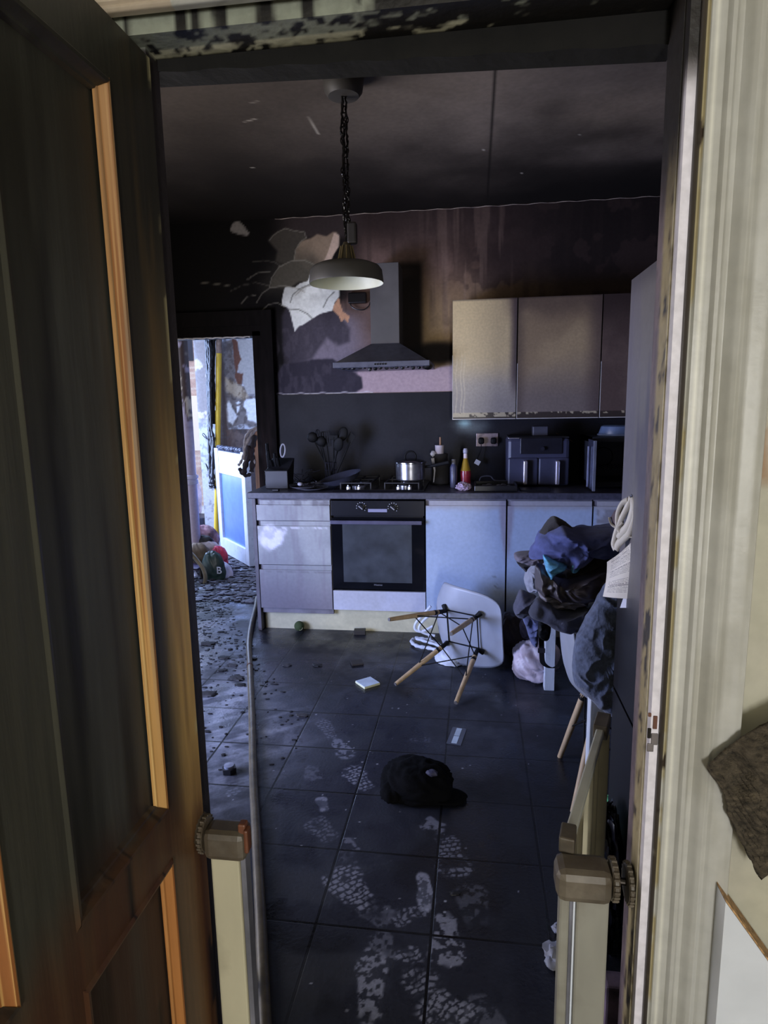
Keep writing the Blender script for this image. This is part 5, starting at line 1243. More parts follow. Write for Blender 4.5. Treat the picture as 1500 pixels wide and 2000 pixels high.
garment('checked_shirt', 'turquoise checked cloth hanging out from the middle of the heap', 'shirt', K([(510, 530), (600, 560), (690, 600), (790, 640), (760, 700), (660, 745), (600, 800), (570, 830), (540, 700), (520, 620)]), 2.02, .03, mat('turquoise_check', (92, 156, 196), .9, noise=.5, nscale=26, bump=.2, stretch=(1, 1, 3)), .08, 3, .2, 9)
garment('checked_cuff', 'small turquoise cuff poking out of the heap beside the checked cloth', 'shirt', K([(860, 640), (900, 620), (950, 640), (950, 690), (900, 740), (850, 730)]), 2.0, .02, MATS['turquoise_check'], .08, 3, .2, 10)
garment('vest', 'pale grey folded garment at the left edge of the heap', 'clothing', K([(300, 740), (350, 660), (430, 620), (470, 800), (450, 950), (330, 970), (290, 900), (275, 840)]), 2.82, .08, fab('pale_grey', (140, 142, 152)), .12, 3, .3, 11)
garment('puffer_jacket', 'dark brown quilted jacket folded across the middle of the heap', 'jacket', K([(420, 640), (560, 720), (620, 810), (900, 760), (1300, 640), (1330, 900), (1150, 1020), (900, 1040), (700, 1030), (560, 990), (440, 960), (400, 880), (400, 720)]), 2.07, .09, mat('quilt_brown', (70, 64, 70), .45, noise=.12, bump=.2, bscale=30), .30, 3.4, .5, 12)
garment('hoodie', 'black hooded top filling the shaded middle of the heap', 'hoodie', K([(620, 800), (900, 560), (1300, 500), (1400, 700), (1350, 850), (1100, 860), (850, 850)]), 2.13, .08, MATS['black_wool'], .2, 3, .3, 13)
garment('striped_shirt', 'black and white striped cloth squeezed under the quilted jacket', 'shirt', K([(450, 975), (520, 980), (640, 1010), (800, 1030), (1050, 1050), (1000, 1150), (760, 1160), (620, 1160), (540, 1110), (470, 1040)]), 2.06, .05, mat('stripes', (112, 108, 116), .85, noise=.6, nscale=12, stretch=(.5, 1, 9)), .12, 3, .3, 14)
garment('jumper', 'charcoal jumper sleeve hanging down at the lower left of the heap', 'jumper', K([(145, 1170), (180, 1080), (230, 980), (330, 1010), (420, 1040), (350, 1130), (330, 1220), (260, 1290), (200, 1270), (150, 1210)]), 2.84, .08, fab('charcoal_knit', (72, 72, 86)), .16, 3, .3, 15)
garment('sweatshirt', 'dark grey sweatshirt hanging over the table edge below the stripes', 'sweatshirt', K([(330, 1190), (420, 1060), (560, 1090), (700, 1180), (900, 1200), (1050, 1180), (1000, 1350), (850, 1420), (700, 1400), (600, 1370), (520, 1320), (440, 1290), (340, 1260)]), 2.03, .07, fab('slate_jersey', (52, 56, 76)), .2, 3, .3, 16)
garment('black_trousers', 'black trousers hanging from the bottom of the heap behind the fleece', 'trousers', K([(740, 1180), (1080, 1150), (1250, 1000), (1300, 1300), (1150, 1450), (980, 1440), (760, 1400)]), 2.08, .06, MATS['black_denim'], .14, 3, .3, 17)
garment('jeans', 'blue-grey trouser leg hanging down beside the white table leg', 'trousers', K([(260, 1290), (360, 1280), (470, 1310), (450, 1500), (430, 1650), (360, 1600), (300, 1420)]), 2.95, .04, fab('faded_blue', (84, 90, 124)), .12, 3, .3, 18)
garment('black_strap_bag', 'flat black strap panel dangling below the heap in front of the white bag', 'strap', K([(460, 1330), (540, 1310), (600, 1400), (570, 1560), (480, 1560), (440, 1480)]), 2.90, .02, black, .04, 2, .1, 19)
# black belt loop with buckle
st = thing('belt', 'long black strap with a buckle looping down to the white table leg', 'strap', onY(1075, 1300, 2.92))
Z5 = lambda pts: crop(pts, 800, 1130, 4.839)
pth = smooth_path([onY(*Z5([p_])[0], 2.94) for p_ in ((1245, 560), (1248, 640), (1250, 720), (1262, 800), (1330, 845), (1400, 830), (1440, 770), (1470, 700))], 6)
rows = [[(p[0]-.012, p[1]+.002, p[2]), (p[0]+.012, p[1]-.002, p[2]+.002)] for p in pth]
build('strap', MB().grid(np.array(rows)), black, st, solid=.003)
p = onY(*Z5([(1246, 680)])[0], 2.93); build('buckle', MB().box((p[0]-.017, p[1]-.004, p[2]-.012), (p[0]+.017, p[1]+.002, p[2]+.012), .002), mat('buckle', (46, 44, 50), .3), st)

# fleece over the upright chair
garment('fleece', 'blue-grey fleece hanging over the back of the upright chair', 'fleece', [(1205, 1130), (1228, 1190), (1230, 1260), (1226, 1385), (1205, 1400), (1175, 1385), (1145, 1355), (1122, 1335), (1118, 1300), (1124, 1250), (1142, 1210), (1160, 1180), (1180, 1145)], 1.93, .05, mat('fleece_grey', (88, 98, 122), 1.0, noise=.2, nscale=60, bump=.6, bscale=140, sheen=.3), .08, 3, .03, 21, group=None, res=(160, 100))
"""end of clothes"""
# fridge
FX = .41
fr = thing('fridge', 'tall grey-mauve fridge with soot streaks, edge-on beside the doorway', 'fridge', (.72, 1.6, 0))
def fridge_col(co):
    X, Y, Z = co[:, 0], co[:, 1], co[:, 2]; n = fbm(Y*9, Z*2.5, 3, 4); s_ = fbm(Y*34, Z*3, 8, 3)
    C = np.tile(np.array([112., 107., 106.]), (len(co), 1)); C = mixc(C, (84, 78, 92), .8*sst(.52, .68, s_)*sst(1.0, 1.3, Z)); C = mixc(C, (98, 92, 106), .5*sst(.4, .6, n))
    C = mixc(C, (22, 21, 26), 1-sst(.82, 1.02, Z+.1*(n-.5))); C = mixc(C, (60, 54, 60), .5*sst(1.72, 1.78, Z))  # lower part painted near black where the fridge stands in shade
    return C
fzm = paintmat('fridge_enamel', .4, .05, 40, .05, 50)
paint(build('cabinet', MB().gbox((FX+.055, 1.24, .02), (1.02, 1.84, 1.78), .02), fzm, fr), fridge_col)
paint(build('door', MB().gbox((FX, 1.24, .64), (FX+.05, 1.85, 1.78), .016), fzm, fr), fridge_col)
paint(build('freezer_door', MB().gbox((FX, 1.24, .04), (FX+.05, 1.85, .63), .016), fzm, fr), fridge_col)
# paper and cloth hanging from the fridge
D = lambda pts: crop(pts, 1160, 960, 8.0)
def paper_pt(px, py):
    # sheet hangs in a plane angled off the fridge door
    d = ray(px, py); n = np.array([1.0, .55, 0]); p0 = np.array([.372, 1.80, 1.0]); t = ((p0-CO)@n)/(d@n); return CO+d*t
pp = [D([p_])[0] for p_ in ((135, 1640), (165, 1380), (205, 1100), (350, 930), (570, 720), (715, 710), (700, 1000), (680, 1420), (660, 1700), (385, 1690), (300, 1655))]
def sheet(corners, nu, nv, wob=.004):
    a, b, c, d_ = [paper_pt(*D([k])[0]) for k in corners]
    P = np.zeros((nu+1, nv+1, 3))
    for i in range(nu+1):
        for j in range(nv+1):
            u, v = i/nu, j/nv; p = (a*(1-u)+b*u)*(1-v)+(d_*(1-u)+c*u)*v; p = p+np.array([1, .5, 0])*wob*math.sin(u*5+v*3); P[i, j] = p
    return P
note = thing('letter', 'typed white letter with lines of small print hanging at the fridge, lower corner curled', 'paper', paper_pt(*D([(400, 1200)])[0]))
def note_col_factory(nu, nv):
    U_, V_ = np.meshgrid(np.linspace(0, 1, nu+1), np.linspace(0, 1, nv+1), indexing='ij'); U_, V_ = U_.ravel(), V_.ravel()
    def f(co):
        C = np.tile(np.array([228., 222., 212.]), (len(co), 1)); line = ((V_*34) % 1)
        blank = ((V_ > .52) & (V_ < .60)) | (V_ > .90) | ((V_ > .30) & (V_ < .335)); ink = (line > .55)&(~blank)&(U_ > .12)&(U_ < .95)&(fbm(U_*60, np.floor(V_*34)*3.1, 3, 2) > .36)
        return mixc(C, (70, 66, 72), .75*ink)
    return f
nu, nv = 90, 136
ptop = [(205, 1100), (700, 720), (655, 1690), (135, 1640)]
mesh = MB().grid(sheet([ptop[0], ptop[1], ptop[2], ptop[3]], nu, nv)); o = build('page', mesh, paintmat('letter_paper', .8, 0, 40, .02, 30), note); paint(o, note_col_factory(nu, nv))
mesh = MB().grid(sheet([(600, 1200), (650, 1200), (650, 1820), (385, 1820)], 8, 8, .0)+np.array([.004, .002, 0])); build('back_page', mesh, mat('paper_white', (225, 228, 245), .8, noise=.02), note)
top = paper_pt(*D([(610, 95)])[0])
cb = thing('tea_towel', 'white cotton straps and cloth knotted on a hook at the fridge above the letter', 'tea towel', top)
for i, (pth_, r_) in enumerate([([(610, 95), (540, 250), (440, 450), (400, 560), (370, 640), (340, 760), (330, 830), (360, 900)], .0075), ([(610, 95), (640, 250), (600, 420), (540, 560), (430, 680), (400, 720)], .010), ([(560, 130), (470, 180), (400, 320), (385, 470), (400, 550)], .006),
        ([(265, 400), (280, 470), (320, 530), (400, 555), (480, 480)], .0028), ([(640, 300), (650, 400), (600, 560), (560, 660), (500, 720), (400, 820), (360, 900)], .009), ([(700, 400), (730, 390)], .003), ([(560, 700), (640, 715), (715, 700)], .002), ([(380, 560), (420, 620), (430, 640)], .006)]):
    P_ = smooth_path([paper_pt(*D([k])[0])-np.array([.004, .002, 0]) for k in pth_], 6)
    rb_ = []
    for k in range(len(P_)):
        t_ = np.array(P_[min(k+1, len(P_)-1)])-np.array(P_[max(k-1, 0)]); t_ = t_/(np.linalg.norm(t_)+1e-9); sd = np.cross(t_, [0.88, .48, 0]); sd = sd/(np.linalg.norm(sd)+1e-9)
        c_ = np.array(P_[k]); rb_.append([tuple(c_-sd*r_*1.2), tuple(c_-np.array([.003, .0015, 0])), tuple(c_+sd*r_*1.2)])
    build('strap', MB().grid(np.array(rb_)), mat('calico', (214, 208, 196), .9, noise=.06, bump=.2, bscale=120), cb, smooth=True, solid=.0025)
build('hook', MB().cyl(tuple(top+np.array([.0, 0, .004])), (FX, top[1]+.01, top[2]+.004), .004, seg=8), steel, cb)
P_ = [paper_pt(*D([k])[0])+np.array([.006, .003, 0]) for k in ((700, 420), (735, 400), (735, 690), (580, 700))]
o = build('blue_card', MB().add(P_, [(0, 1, 2, 3)]), mat('card_blue', (118, 120, 170), .7), note, solid=.001)
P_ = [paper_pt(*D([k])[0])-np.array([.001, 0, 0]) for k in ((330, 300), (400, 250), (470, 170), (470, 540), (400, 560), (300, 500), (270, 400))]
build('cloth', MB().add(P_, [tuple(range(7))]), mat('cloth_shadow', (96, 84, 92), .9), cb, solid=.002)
# bin bag between gate and fridge
bag = build('bin_bag', MB().blob((.355, 1.64, .19), (.045, .13, .19), 56, 40, amp=.22, fr=3, ridge=.35, seed=31, flat=-.0 if False else None), mat('bag_black', (12, 12, 18), .22, noise=.1), smooth=True)
bag.location.z += .0; tag(bag, 'shiny black bin bag slumped against the fridge behind the swung-open gate', 'bin bag')
o = build('crisp_packet', MB().blob((onY(1189, 1530, 1.92)[0], 1.90, .12), (.012, .03, .12), 16, 14, amp=.3, seed=8), mat('packet_green', (70, 150, 96), .4, noise=.3), smooth=True); tag(o, 'green packet standing on the floor between the near table leg and the fridge', 'packet')
p = onZ(1196, 1960, .10); o = build('drinks_carton', MB().box((p[0]-.02, p[1]-.02, 0.0005), (p[0]+.03, p[1]+.03, .16), .006), mat('carton', (150, 130, 150), .5, noise=.5, nscale=9)); tag(o, 'grey and red carton on the floor just behind the right gate post', 'carton')

# ================================================================ HALL SIDE: knitwear, chipboard panel
TK = lambda pts: crop(pts, 1040, 1320, 2.941)
sc_ = [onY(x, y, .905) for x, y in TK([(1005, 525), (1200, 350), (1500, 200), (1600, 700), (1500, 1000), (1310, 1165), (1230, 1000), (1130, 800), (1110, 690)])]
W = np.array(sc_)[:, [0, 2]]; c = W.mean(0); seg = np.array([W[i]*(1-t)+W[(i+1) % len(W)]*t for i in range(len(W)) for t in np.linspace(0, 1, 16, endpoint=False)])
nuu = len(seg); P = np.zeros((nuu, 40, 3))
for j, r in enumerate(np.linspace(0.02, 1, 40)):
    X = c[0]+(seg[:, 0]-c[0])*r; Z = c[1]+(seg[:, 1]-c[1])*r
    f = fbm(X*26+Z*12, Z*20-X*14, 4, 3); rb = np.sin((X*.8+Z*.6)*900)
    P[:, j, 0] = X; P[:, j, 2] = Z; P[:, j, 1] = .905-.030*(f-.5)*2*(1-r**6)-.0012*rb
kn = thing('knitted_scarf', 'coarse brown-grey knitted scarf hanging on the hall wall right of the doorway', 'scarf', (c[0], .905, c[1]-.1))
build('fabric', MB().grid(P, closed_u=True), mat('brown_knit', (74, 66, 54), 1.0, noise=.4, nscale=70, bump=1.0, bscale=260, stretch=(1, 1, 2), soot=.2, sootcol=(44, 38, 32)), kn, smooth=True, sharp=0, solid=.006)
build('peg', MB().cyl((W[:, 0].max()-.02, .954, W[:, 1].max()-.05), (W[:, 0].max()-.02, .90, W[:, 1].max()-.05), .006, seg=10), steel, kn)
b0, b1 = onY(1410, 1742, .90), onY(1500, 1868, .90)
bd = thing('chipboard_panel', 'white faced chipboard panel with a raw slanting top edge leaning in the hall', 'panel', (b0[0]+.12, .9, 0))
sl = (b1[2]-b0[2])/(b1[0]-b0[0]); xe = b0[0]+.22
build('board', MB().prism([(b0[0], 0), (b0[0], b0[2]-.004), (xe, b0[2]-.004+sl*(xe-b0[0])), (xe, 0)], lambda u, v, d: (u, d, v), .885, .940), mat('melamine', (214, 218, 226), .4, noise=.03), bd)
build('raw_edge', MB().prism([(b0[0], b0[2]-.003), (b0[0], b0[2]+.001), (xe, b0[2]+.001+sl*(xe-b0[0])), (xe, b0[2]-.003+sl*(xe-b0[0]))], lambda u, v, d: (u, d, v), .884, .941), mat('chipboard', (168, 132, 92), .9, noise=.5, nscale=120, bump=.6), bd)

# ================================================================ ON THE FLOOR
def flat_item(name, label, cat, x, y, w, d, h, rot, m, group=None):
    p = onZ(x, y, 0); M = Matrix.Translation((p[0], p[1], 0)) @ Matrix.Rotation(rot, 4, 'Z')
    o = build(name, MB().box((-w/2, -d/2, .0005), (w/2, d/2, h), min(.003, h*.3), M), m); return tag(o, label, cat, group)
ball = thing('tennis_ball', 'sooty green tennis ball against the plinth under the drawers', 'ball', (onZ(582, 1236)[0], 3.905, 0))
bp = (onZ(582, 1236)[0], 3.908, .0335)
build('ball', MB().lathe([(.033*math.sin(t), -.033*math.cos(t)) for t in np.linspace(0.001, math.pi-.001, 20)], bp, 28), mat('ball_felt', (64, 78, 44), .9, noise=.15, bump=.3, bscale=200, soot=.3), ball, smooth=True)
build('seam', MB().tube([(bp[0]+.0335*math.cos(a)*.45+.012, bp[1]-.0325*math.sqrt(max(0, 1-(math.cos(a)*.45+.36)**2-(math.sin(a)*.6)**2)), bp[2]+.0335*math.sin(a)*.6) for a in np.linspace(-2.0, -.2, 12)], .0014, 6), mat('seam_white', (190, 190, 150), .8), ball, smooth=True)
bd2 = mat('burnt_box', (40, 36, 34), .5, noise=.2)
flat_item('coaster_box', 'small blackened box on the floor against the plinth below the oven', 'box', 703, 1238, .075, .05, .030, .1, bd2)
flat_item('tile_sample', 'small black square lying on the tiles in front of the oven', 'tile', 697, 1296, .07, .07, .012, .35, bd2)
ws = thing('coaster', 'white square coaster lying on the tiles left of the tipped chair', 'coaster', onZ(718, 1336))
p = onZ(718, 1336, 0); M = Matrix.Translation((p[0], p[1], 0)) @ Matrix.Rotation(.72, 4, 'Z')
build('base', MB().box((-.048, -.048, .0005), (.048, .048, .012), .002, M), mat('cream_edge', (205, 205, 170), .6, noise=.06), ws)
build('face', MB().box((-.046, -.046, .012), (.046, .046, .0135), 0, M), mat('white_face', (190, 205, 222), .5, noise=.1), ws)
nt_ = thing('hex_nut', 'chunky black hexagonal nut on the dusty tiles left of the hose', 'nut', onZ(448, 1506)); p = onZ(448, 1508, 0)
build('body', MB().lathe([(0, .0005), (.030, .0005), (.030, .022), (0, .022)], (p[0], p[1], 0), 6), mat('nut_black', (26, 26, 30), .4), nt_)
build('top', MB().lathe([(.0, .022), (.020, .022), (.020, .032), (0, .034)], (p[0], p[1], 0), 20), mat('nut_top', (130, 134, 150), .4), nt_, smooth=True)
tp = thing('photo_strip', 'clear plastic strip with two pale stickers lying flat on the tiles below the tipped chair', 'plastic strip', onZ(892, 1438)); M = Matrix.Translation(onZ(892, 1438)) @ Matrix.Rotation(-.16, 4, 'Z')
build('film', MB().box((-.032, -.075, .0005), (.032, .075, .002), 0, M), mat('film', (60, 64, 78), .15), tp)
build('sticker', MB().box((-.012, -.065, .002), (.012, -.003, .003), 0, M), mat('sticker', (180, 196, 215), .5), tp); build('sticker', MB().box((-.012, .003, .002), (.012, .068, .003), 0, M), MATS['sticker'], tp)
for i, (x, y, r, s_) in enumerate([(405, 1357, .05, 1), (372+60, 1310, .03, 2), (460, 1326, .045, 3), (438, 1285, .035, 4), (407, 1258, .045, 5), (470, 1338, .03, 6), (560, 1300, .028, 7), (620, 1300, .03, 8), (590, 1398, .03, 9), (888, 1745, .016, 10), (455, 1300, .028, 11)]):
    p = onZ(x, y, 0); o = build('plaster_chunk', MB().blob((p[0], p[1], r*.10), (r*.95, r*.6, r*.16), 18, 10, amp=.5, fr=2.2, seed=s_+50, e=.7), mat('char_a', (52, 50, 52), .7, noise=.3, bump=.4) if s_ % 2 else mat('char_b', (24, 22, 24), .6, noise=.3, bump=.4), smooth=True, sharp=30)
    lbs = ['flat grey plaster chunk at the very left of the tiles, beside the jamb', 'dark chunk of debris right of the flat grey one', 'black chunk of debris between the jamb and the hose, largest there', 'dark chunk of debris nearer the utility doorway than the black one', 'charred clump nearest the utility doorway on the dusty tiles', 'grey fragment just below the largest black chunk', 'small fragment right of the hose near the drawer unit', 'pale-edged fragment in front of the drawer unit', 'dark lump on the tiles right of the hose, level with the chair leg tips', 'thin dark sliver among the boot prints, right of the pale scrape', 'small chip beside the hose, nearest its left side']
    tag(o, lbs[i], 'debris', 'chunks of debris on the kitchen tiles')
rng = np.random.default_rng(5); mb = MB(); cnt = 0
while cnt < 900:
    X = rng.uniform(-2.2, -.75); Y = rng.uniform(2.2, 4.5)
    dn = max(0, (Y-2.0)/2.5)**1.6*(1 if X < -.72-(Y-2.6)*.62 else 0)
    if rng.random() > dn or (X > -1.42 and Y > 3.86): continue
    r = rng.uniform(.003, .011)*(1+.8*(rng.random() > .93)); mb.blob((X, Y, r*.2), (r*rng.uniform(.7, 1.8), r*.8, r*.28), 6, 4, seed=cnt, amp=.4); cnt += 1
o = build('cinders', mb, MATS['char_b']); tag(o, 'scatter of tiny black cinders over the tiles in front of the utility doorway', 'cinders', kind='stuff')
mb = MB(); cnt = 0
while cnt < 2600:
    X = rng.uniform(-3.2, -1.3); Y = rng.uniform(4.45, 6.25); r = rng.uniform(.008, .032)
    mb.blob((X, Y, r*.25+.002), (r*rng.uniform(.7, 2.2), r*rng.uniform(.5, 1), r*.3), 6, 4, seed=cnt, amp=.5); cnt += 1
o = build('rubble', mb, mat('rubble_mix', (84, 82, 92), .7, noise=.7, nscale=26)); tag(o, 'layer of charred rubble covering the utility room floor', 'rubble', kind='stuff')
# black cap
cap = thing('cap', 'black fabric cap lying crumpled on the dark tiles in the middle of the kitchen floor', 'cap', onZ(812, 1560))
p = onZ(815, 1556, 0)
cm = mat('cap_black', (5, 5, 7), .9, noise=.2, bump=.3, bscale=120, spec=.1)
mb = MB(); mb.blob((p[0], p[1]+.035, .045), (.125, .105, .060), 60, 40, e=.85, amp=.22, fr=2.2, ridge=.2, seed=14); mb.v = [(x, y, max(z, .001)) for x, y, z in mb.v]; build('crown', mb, cm, cap, smooth=True, sharp=0)
mb = MB().blob((p[0]+.105, p[1]+.0, .010), (.085, .055, .010), 30, 12, amp=.15, seed=4); mb.v = [(x, y, max(z, .001)) for x, y, z in mb.v]; build('peak', mb, cm, cap, smooth=True, sharp=0)
mb = MB().blob((p[0]-.095, p[1]-.02, .03), (.045, .06, .032), 30, 16, amp=.3, seed=6); mb.v = [(x, y, max(z, .001)) for x, y, z in mb.v]; build('ear_flap', mb, cm, cap, smooth=True, sharp=0)
mb = MB().blob((p[0]+.055, p[1]+.005, .098), (.022, .016, .012), 20, 12, amp=.35, seed=9); lab(build('sheen_patch', mb, mat('sheen_lilac', (46, 45, 68), .7), cap, smooth=True), 'lilac light sheen shaped as a lump')  # light sheen on the cloth, modelled as a small lilac lump
# white apron under the tipped chair and carrier bag behind it
Z5_ = lambda pts: [onZ(*k, .02) for k in Z5(pts)]
ap = thing('apron', 'white cotton apron with long ties lying on the floor behind the tipped chair legs', 'apron', onZ(850, 1285))
cal = mat('apron_cotton', (196, 202, 214), .9, noise=.08, bump=.3, bscale=120)
for i, (pts, r_, zz) in enumerate([([(40, 570), (20, 600), (80, 640), (200, 660), (300, 700), (400, 780)], .012, .02), ([(50, 560), (140, 570), (240, 600), (330, 660), (420, 700)], .010, .02), ([(190, 540), (200, 600), (270, 640), (350, 700), (410, 800)], .011, .03), ([(60, 590), (160, 620), (280, 660), (380, 740)], .009, .035)]):
    P_ = [(p[0], p[1], zz) for p in Z5_(pts)]; P_ = smooth_path(P_, 6); build('tie', MB().tube(P_, [r_*(.7+.4*math.sin(k)**2) for k in range(len(P_))], 8), cal, ap, smooth=True)
for pts in ([(200, 260), (130, 340), (60, 420), (55, 480), (120, 500), (220, 450)], [(210, 330), (120, 410), (90, 480), (150, 520), (240, 540)]):
    P_ = smooth_path([onY(*k, 3.50) for k in Z5(pts)], 6); build('neck_loop', MB().tube(P_, .008, 8), cal, ap, smooth=True)
def blobat(name, label, cat, x, y, Y, r, m, seed, amp=.35, ridge=.5, group=None, zmin=.002, par=None):
    c = onY(x, y, Y); mb = MB().blob(tuple(c), r, 64, 46, amp=amp*.7, fr=2.2, ridge=ridge*.4, seed=seed); mb.v = [(a, b, max(z, zmin)) for a, b, z in mb.v]
    o = build(name, mb, m, par, smooth=True, sharp=0)
    if par is None: tag(o, label, cat, group)
    return o
blobat('cloth', 'white cotton cloth crumpled on the floor under the tipped chair', 'cloth', 885, 1283, 3.52, (.10, .09, .055), cal, 51)
blobat('carrier_bag', 'crumpled white and brown carrier bag on the floor left of the white table leg', 'carrier bag', 1046, 1290, 3.32, (.115, .12, .11), mat('bag_white', (204, 190, 198), .45, noise=.3, nscale=7, soot=.25, sootcol=(96, 62, 50), sscale=12), 52)
blobat('brown_bag', 'dark brown bag slumped behind the tipped chair shell', 'bag', 1002, 1240, 3.62, (.10, .10, .12), mat('bag_brown', (52, 42, 44), .6, noise=.3), 53)
blobat('wrapper', 'pale lilac plastic wrapper on top of the dark brown bag', 'wrapper', 1033, 1226, 3.55, (.05, .05, .065), mat('wrap_lilac', (150, 146, 170), .35, noise=.3), 54)
flat_item('blue_tag', 'bright blue plastic tag under the edge of the carrier bag', 'tag', 1018, 1318, .045, .05, .012, .3, mat('blue_plastic', (40, 92, 200), .4, noise=.05))
# round stool with a pale speckled seat, seen behind the left gate post
sc = onZ(366, 1712, .33)
sto = thing('stool', 'low round stool with a pale speckled seat behind the left gate post', 'stool', (sc[0], sc[1], 0))
build('seat', MB().lathe([(0, .300), (.085, .300), (.090, .31), (.090, .325), (.080, .330), (0, .330)], (sc[0], sc[1], 0), 44), mat('speckled_pale', (150, 150, 158), .6, noise=.35, nscale=120), sto, smooth=True, sharp=40)
build('rim', MB().tube([(sc[0]+.087*math.cos(a), sc[1]+.087*math.sin(a), .328) for a in np.linspace(0, 2*math.pi, 44, endpoint=False)], .006, 8, closed=True), mat('rim_dark', (110, 100, 92), .5), sto, smooth=True)
for a in (.7, 2.2, 3.9, 5.4): build('leg', MB().cyl((sc[0]+.09*math.cos(a), sc[1]+.09*math.sin(a), 0), (sc[0]+.065*math.cos(a), sc[1]+.065*math.sin(a), .30), .013, seg=10), mat('stool_wood', (80, 62, 50), .6, noise=.2), sto, smooth=True)
# bits beside right gate post
for i, (x, y, r) in enumerate([(1082, 1868, .028), (1090, 1820, .018), (1078, 1885, .018)]):
    p = onZ(x, y, 0); o = build('scrap', MB().blob((p[0], p[1], r*.5), (r, r*1.2, r*.5), 16, 10, amp=.5, seed=60+i), mat('scrap_white', (150, 152, 165), .6, noise=.1), smooth=True)
    tag(o, ['largest white scrap on the floor by the right gate post', 'pale blue-white scrap on the floor higher up by the right gate post', 'tiny white crumb below the largest scrap by the gate post'][i], 'scrap', 'white scraps by the gate')

# ================================================================ THINGS IN THE UTILITY ROOM
def pipe_col(co):
    X, Y, Z = co[:, 0], co[:, 1], co[:, 2]; n = fbm(X*22, Z*14, 7, 4); C = np.tile(np.array([176., 160., 176.]), (len(co), 1))
    C = mixc(C, (74, 56, 48), .9*sst(.42, .5, n+.25*sst(1.3, 1.7, Z)-.1)*sst(1.25, 1.4, Z)); C = mixc(C, (214, 196, 172), .9*sst(.60, .64, n)*sst(1.3, 1.4, Z)); return C
px_c = onY(363, 800, 5.35); rad = .052
pi = thing('soil_pipe', 'thick vertical waste pipe, blistered brown above and lilac below, inside the utility room', 'pipe', (px_c[0], 5.35, 0))
zz = np.linspace(0, 2.48, 120); mb = MB().grid(np.array([[(px_c[0]+rad*math.cos(a), 5.35+rad*math.sin(a), z) for a in np.linspace(0, 2*math.pi, 32, endpoint=False)] for z in zz]), closed_v=True)
paint(build('pipe', mb, paintmat('pipe_paint', .4, .3, 30, .05, 40), pi, smooth=True, sharp=0), pipe_col)
zc_ = onY(368, 935, 5.35)[2]
build('collar', MB().lathe([(rad, zc_-.05), (rad+.012, zc_-.045), (rad+.012, zc_-.01), (rad+.004, zc_), (rad+.016, zc_+.006), (rad+.016, zc_+.03), (rad, zc_+.035)], (px_c[0], 5.35, 0), 32, caps=False), mat('pipe_collar', (190, 182, 200), .4), pi, smooth=True)
pth_ = [tuple(onY(428, 650, UY-.07)), tuple(onY(423, 1075, UY-.12))]; pth_[1] = (pth_[1][0], pth_[1][1], .01)
yp = thing('yellow_pole', 'long yellow pole with a taped top leaning upright in the utility doorway view', 'pole', pth_[1])
a, b = np.array(pth_[0]), np.array(pth_[1]); t_ = (a[2]-onY(427, 690, UY-.08)[2])/(a[2]-b[2]); mdl = a+(b-a)*t_
build('shaft', MB().cyl(tuple(mdl), tuple(b), .027, seg=20), mat('pole_yellow', (232, 196, 60), .35, noise=.06), yp, smooth=True)
build('taped_top', MB().cyl(tuple(a+(a-b)*.2/2), tuple(mdl), .029, seg=20), mat('pole_tape', (150, 130, 118), .7, noise=.4, soot=.3), yp, smooth=True)
# hanging charred cables
KK = lambda pts: crop(pts, 330, 650, 6.4526)
cbm = mat('char_cable', (34, 36, 44), .35, noise=.5, nscale=40, bump=.8, bscale=60)
cab = thing('burnt_cable_bundle', 'charred bundle of melted cables hanging beside the yellow pole', 'cables', onY(415, 960, UY-.1))
rng2 = random.Random(3)
for s_ in range(4):
    base = [(470, 60), (480, 300), (490, 600), (500, 900), (500, 1200), (520, 1350), (530, 1600), (510, 1850), (530, 1960)]
    P_ = smooth_path([onY(*KK([(x+rng2.uniform(-16, 16)+s_*11, y)])[0], UY-.08-.02*s_) for x, y in base], 8)
    build('cable', MB().tube(P_, [.009+.014*rng2.random() for _ in P_], 8), cbm, cab, smooth=True)
for s_ in range(2):
    P_ = smooth_path([onY(*KK([(x+rng2.uniform(-8, 8), y)])[0], UY-.07) for x, y in [(540+s_*20, 80), (550+s_*14, 400), (555, 800), (560, 1150)]], 8); build('cable', MB().tube(P_, [.014+.012*rng2.random() for _ in P_], 8), mat('char_flat', (22, 20, 22), .6, bump=.5), cab, smooth=True)
for pts in ([(500, 1360), (440, 1270), (425, 1290), (480, 1340)], [(500, 1720), (465, 1650), (470, 1670), (495, 1740)]):
    build('wire_end', MB().tube(smooth_path([onY(*KK([k])[0], UY-.12) for k in pts], 5), .004, 6), cbm, cab, smooth=True)
# half-glazed door leaf, burnt off at the top
h0, h1 = onZ(437, 1078), onZ(497, 1112); dz = .93
e = (h1-h0); e = e/np.linalg.norm(e); Ld = .82; nrm_ = np.array([-e[1], e[0], 0])*-1
bl = thing('utility_door', 'pale blue half-glazed door burnt away at the top, standing ajar in the utility room', 'door', tuple(h0))
hz1 = 1.06
def P3(u, v, d): return tuple(h0+e*u+nrm_*d+np.array([0, 0, v]))
upv = mat('upvc', (226, 232, 245), .35, noise=.04, soot=.06, sootcol=(90, 92, 110), sscale=40)
def rect(mb, u0, u1, v0, v1, d0, d1): mb.prism([(u0, v0), (u1, v0), (u1, v1), (u0, v1)], P3, d0, d1)
mb = MB(); rect(mb, 0, .09, .02, hz1, -.03, .03); rect(mb, Ld-.09, Ld, .02, hz1, -.03, .03); rect(mb, .09, Ld-.09, .02, .17, -.03, .03)
build('frame', mb, upv, bl, bevel=.004)
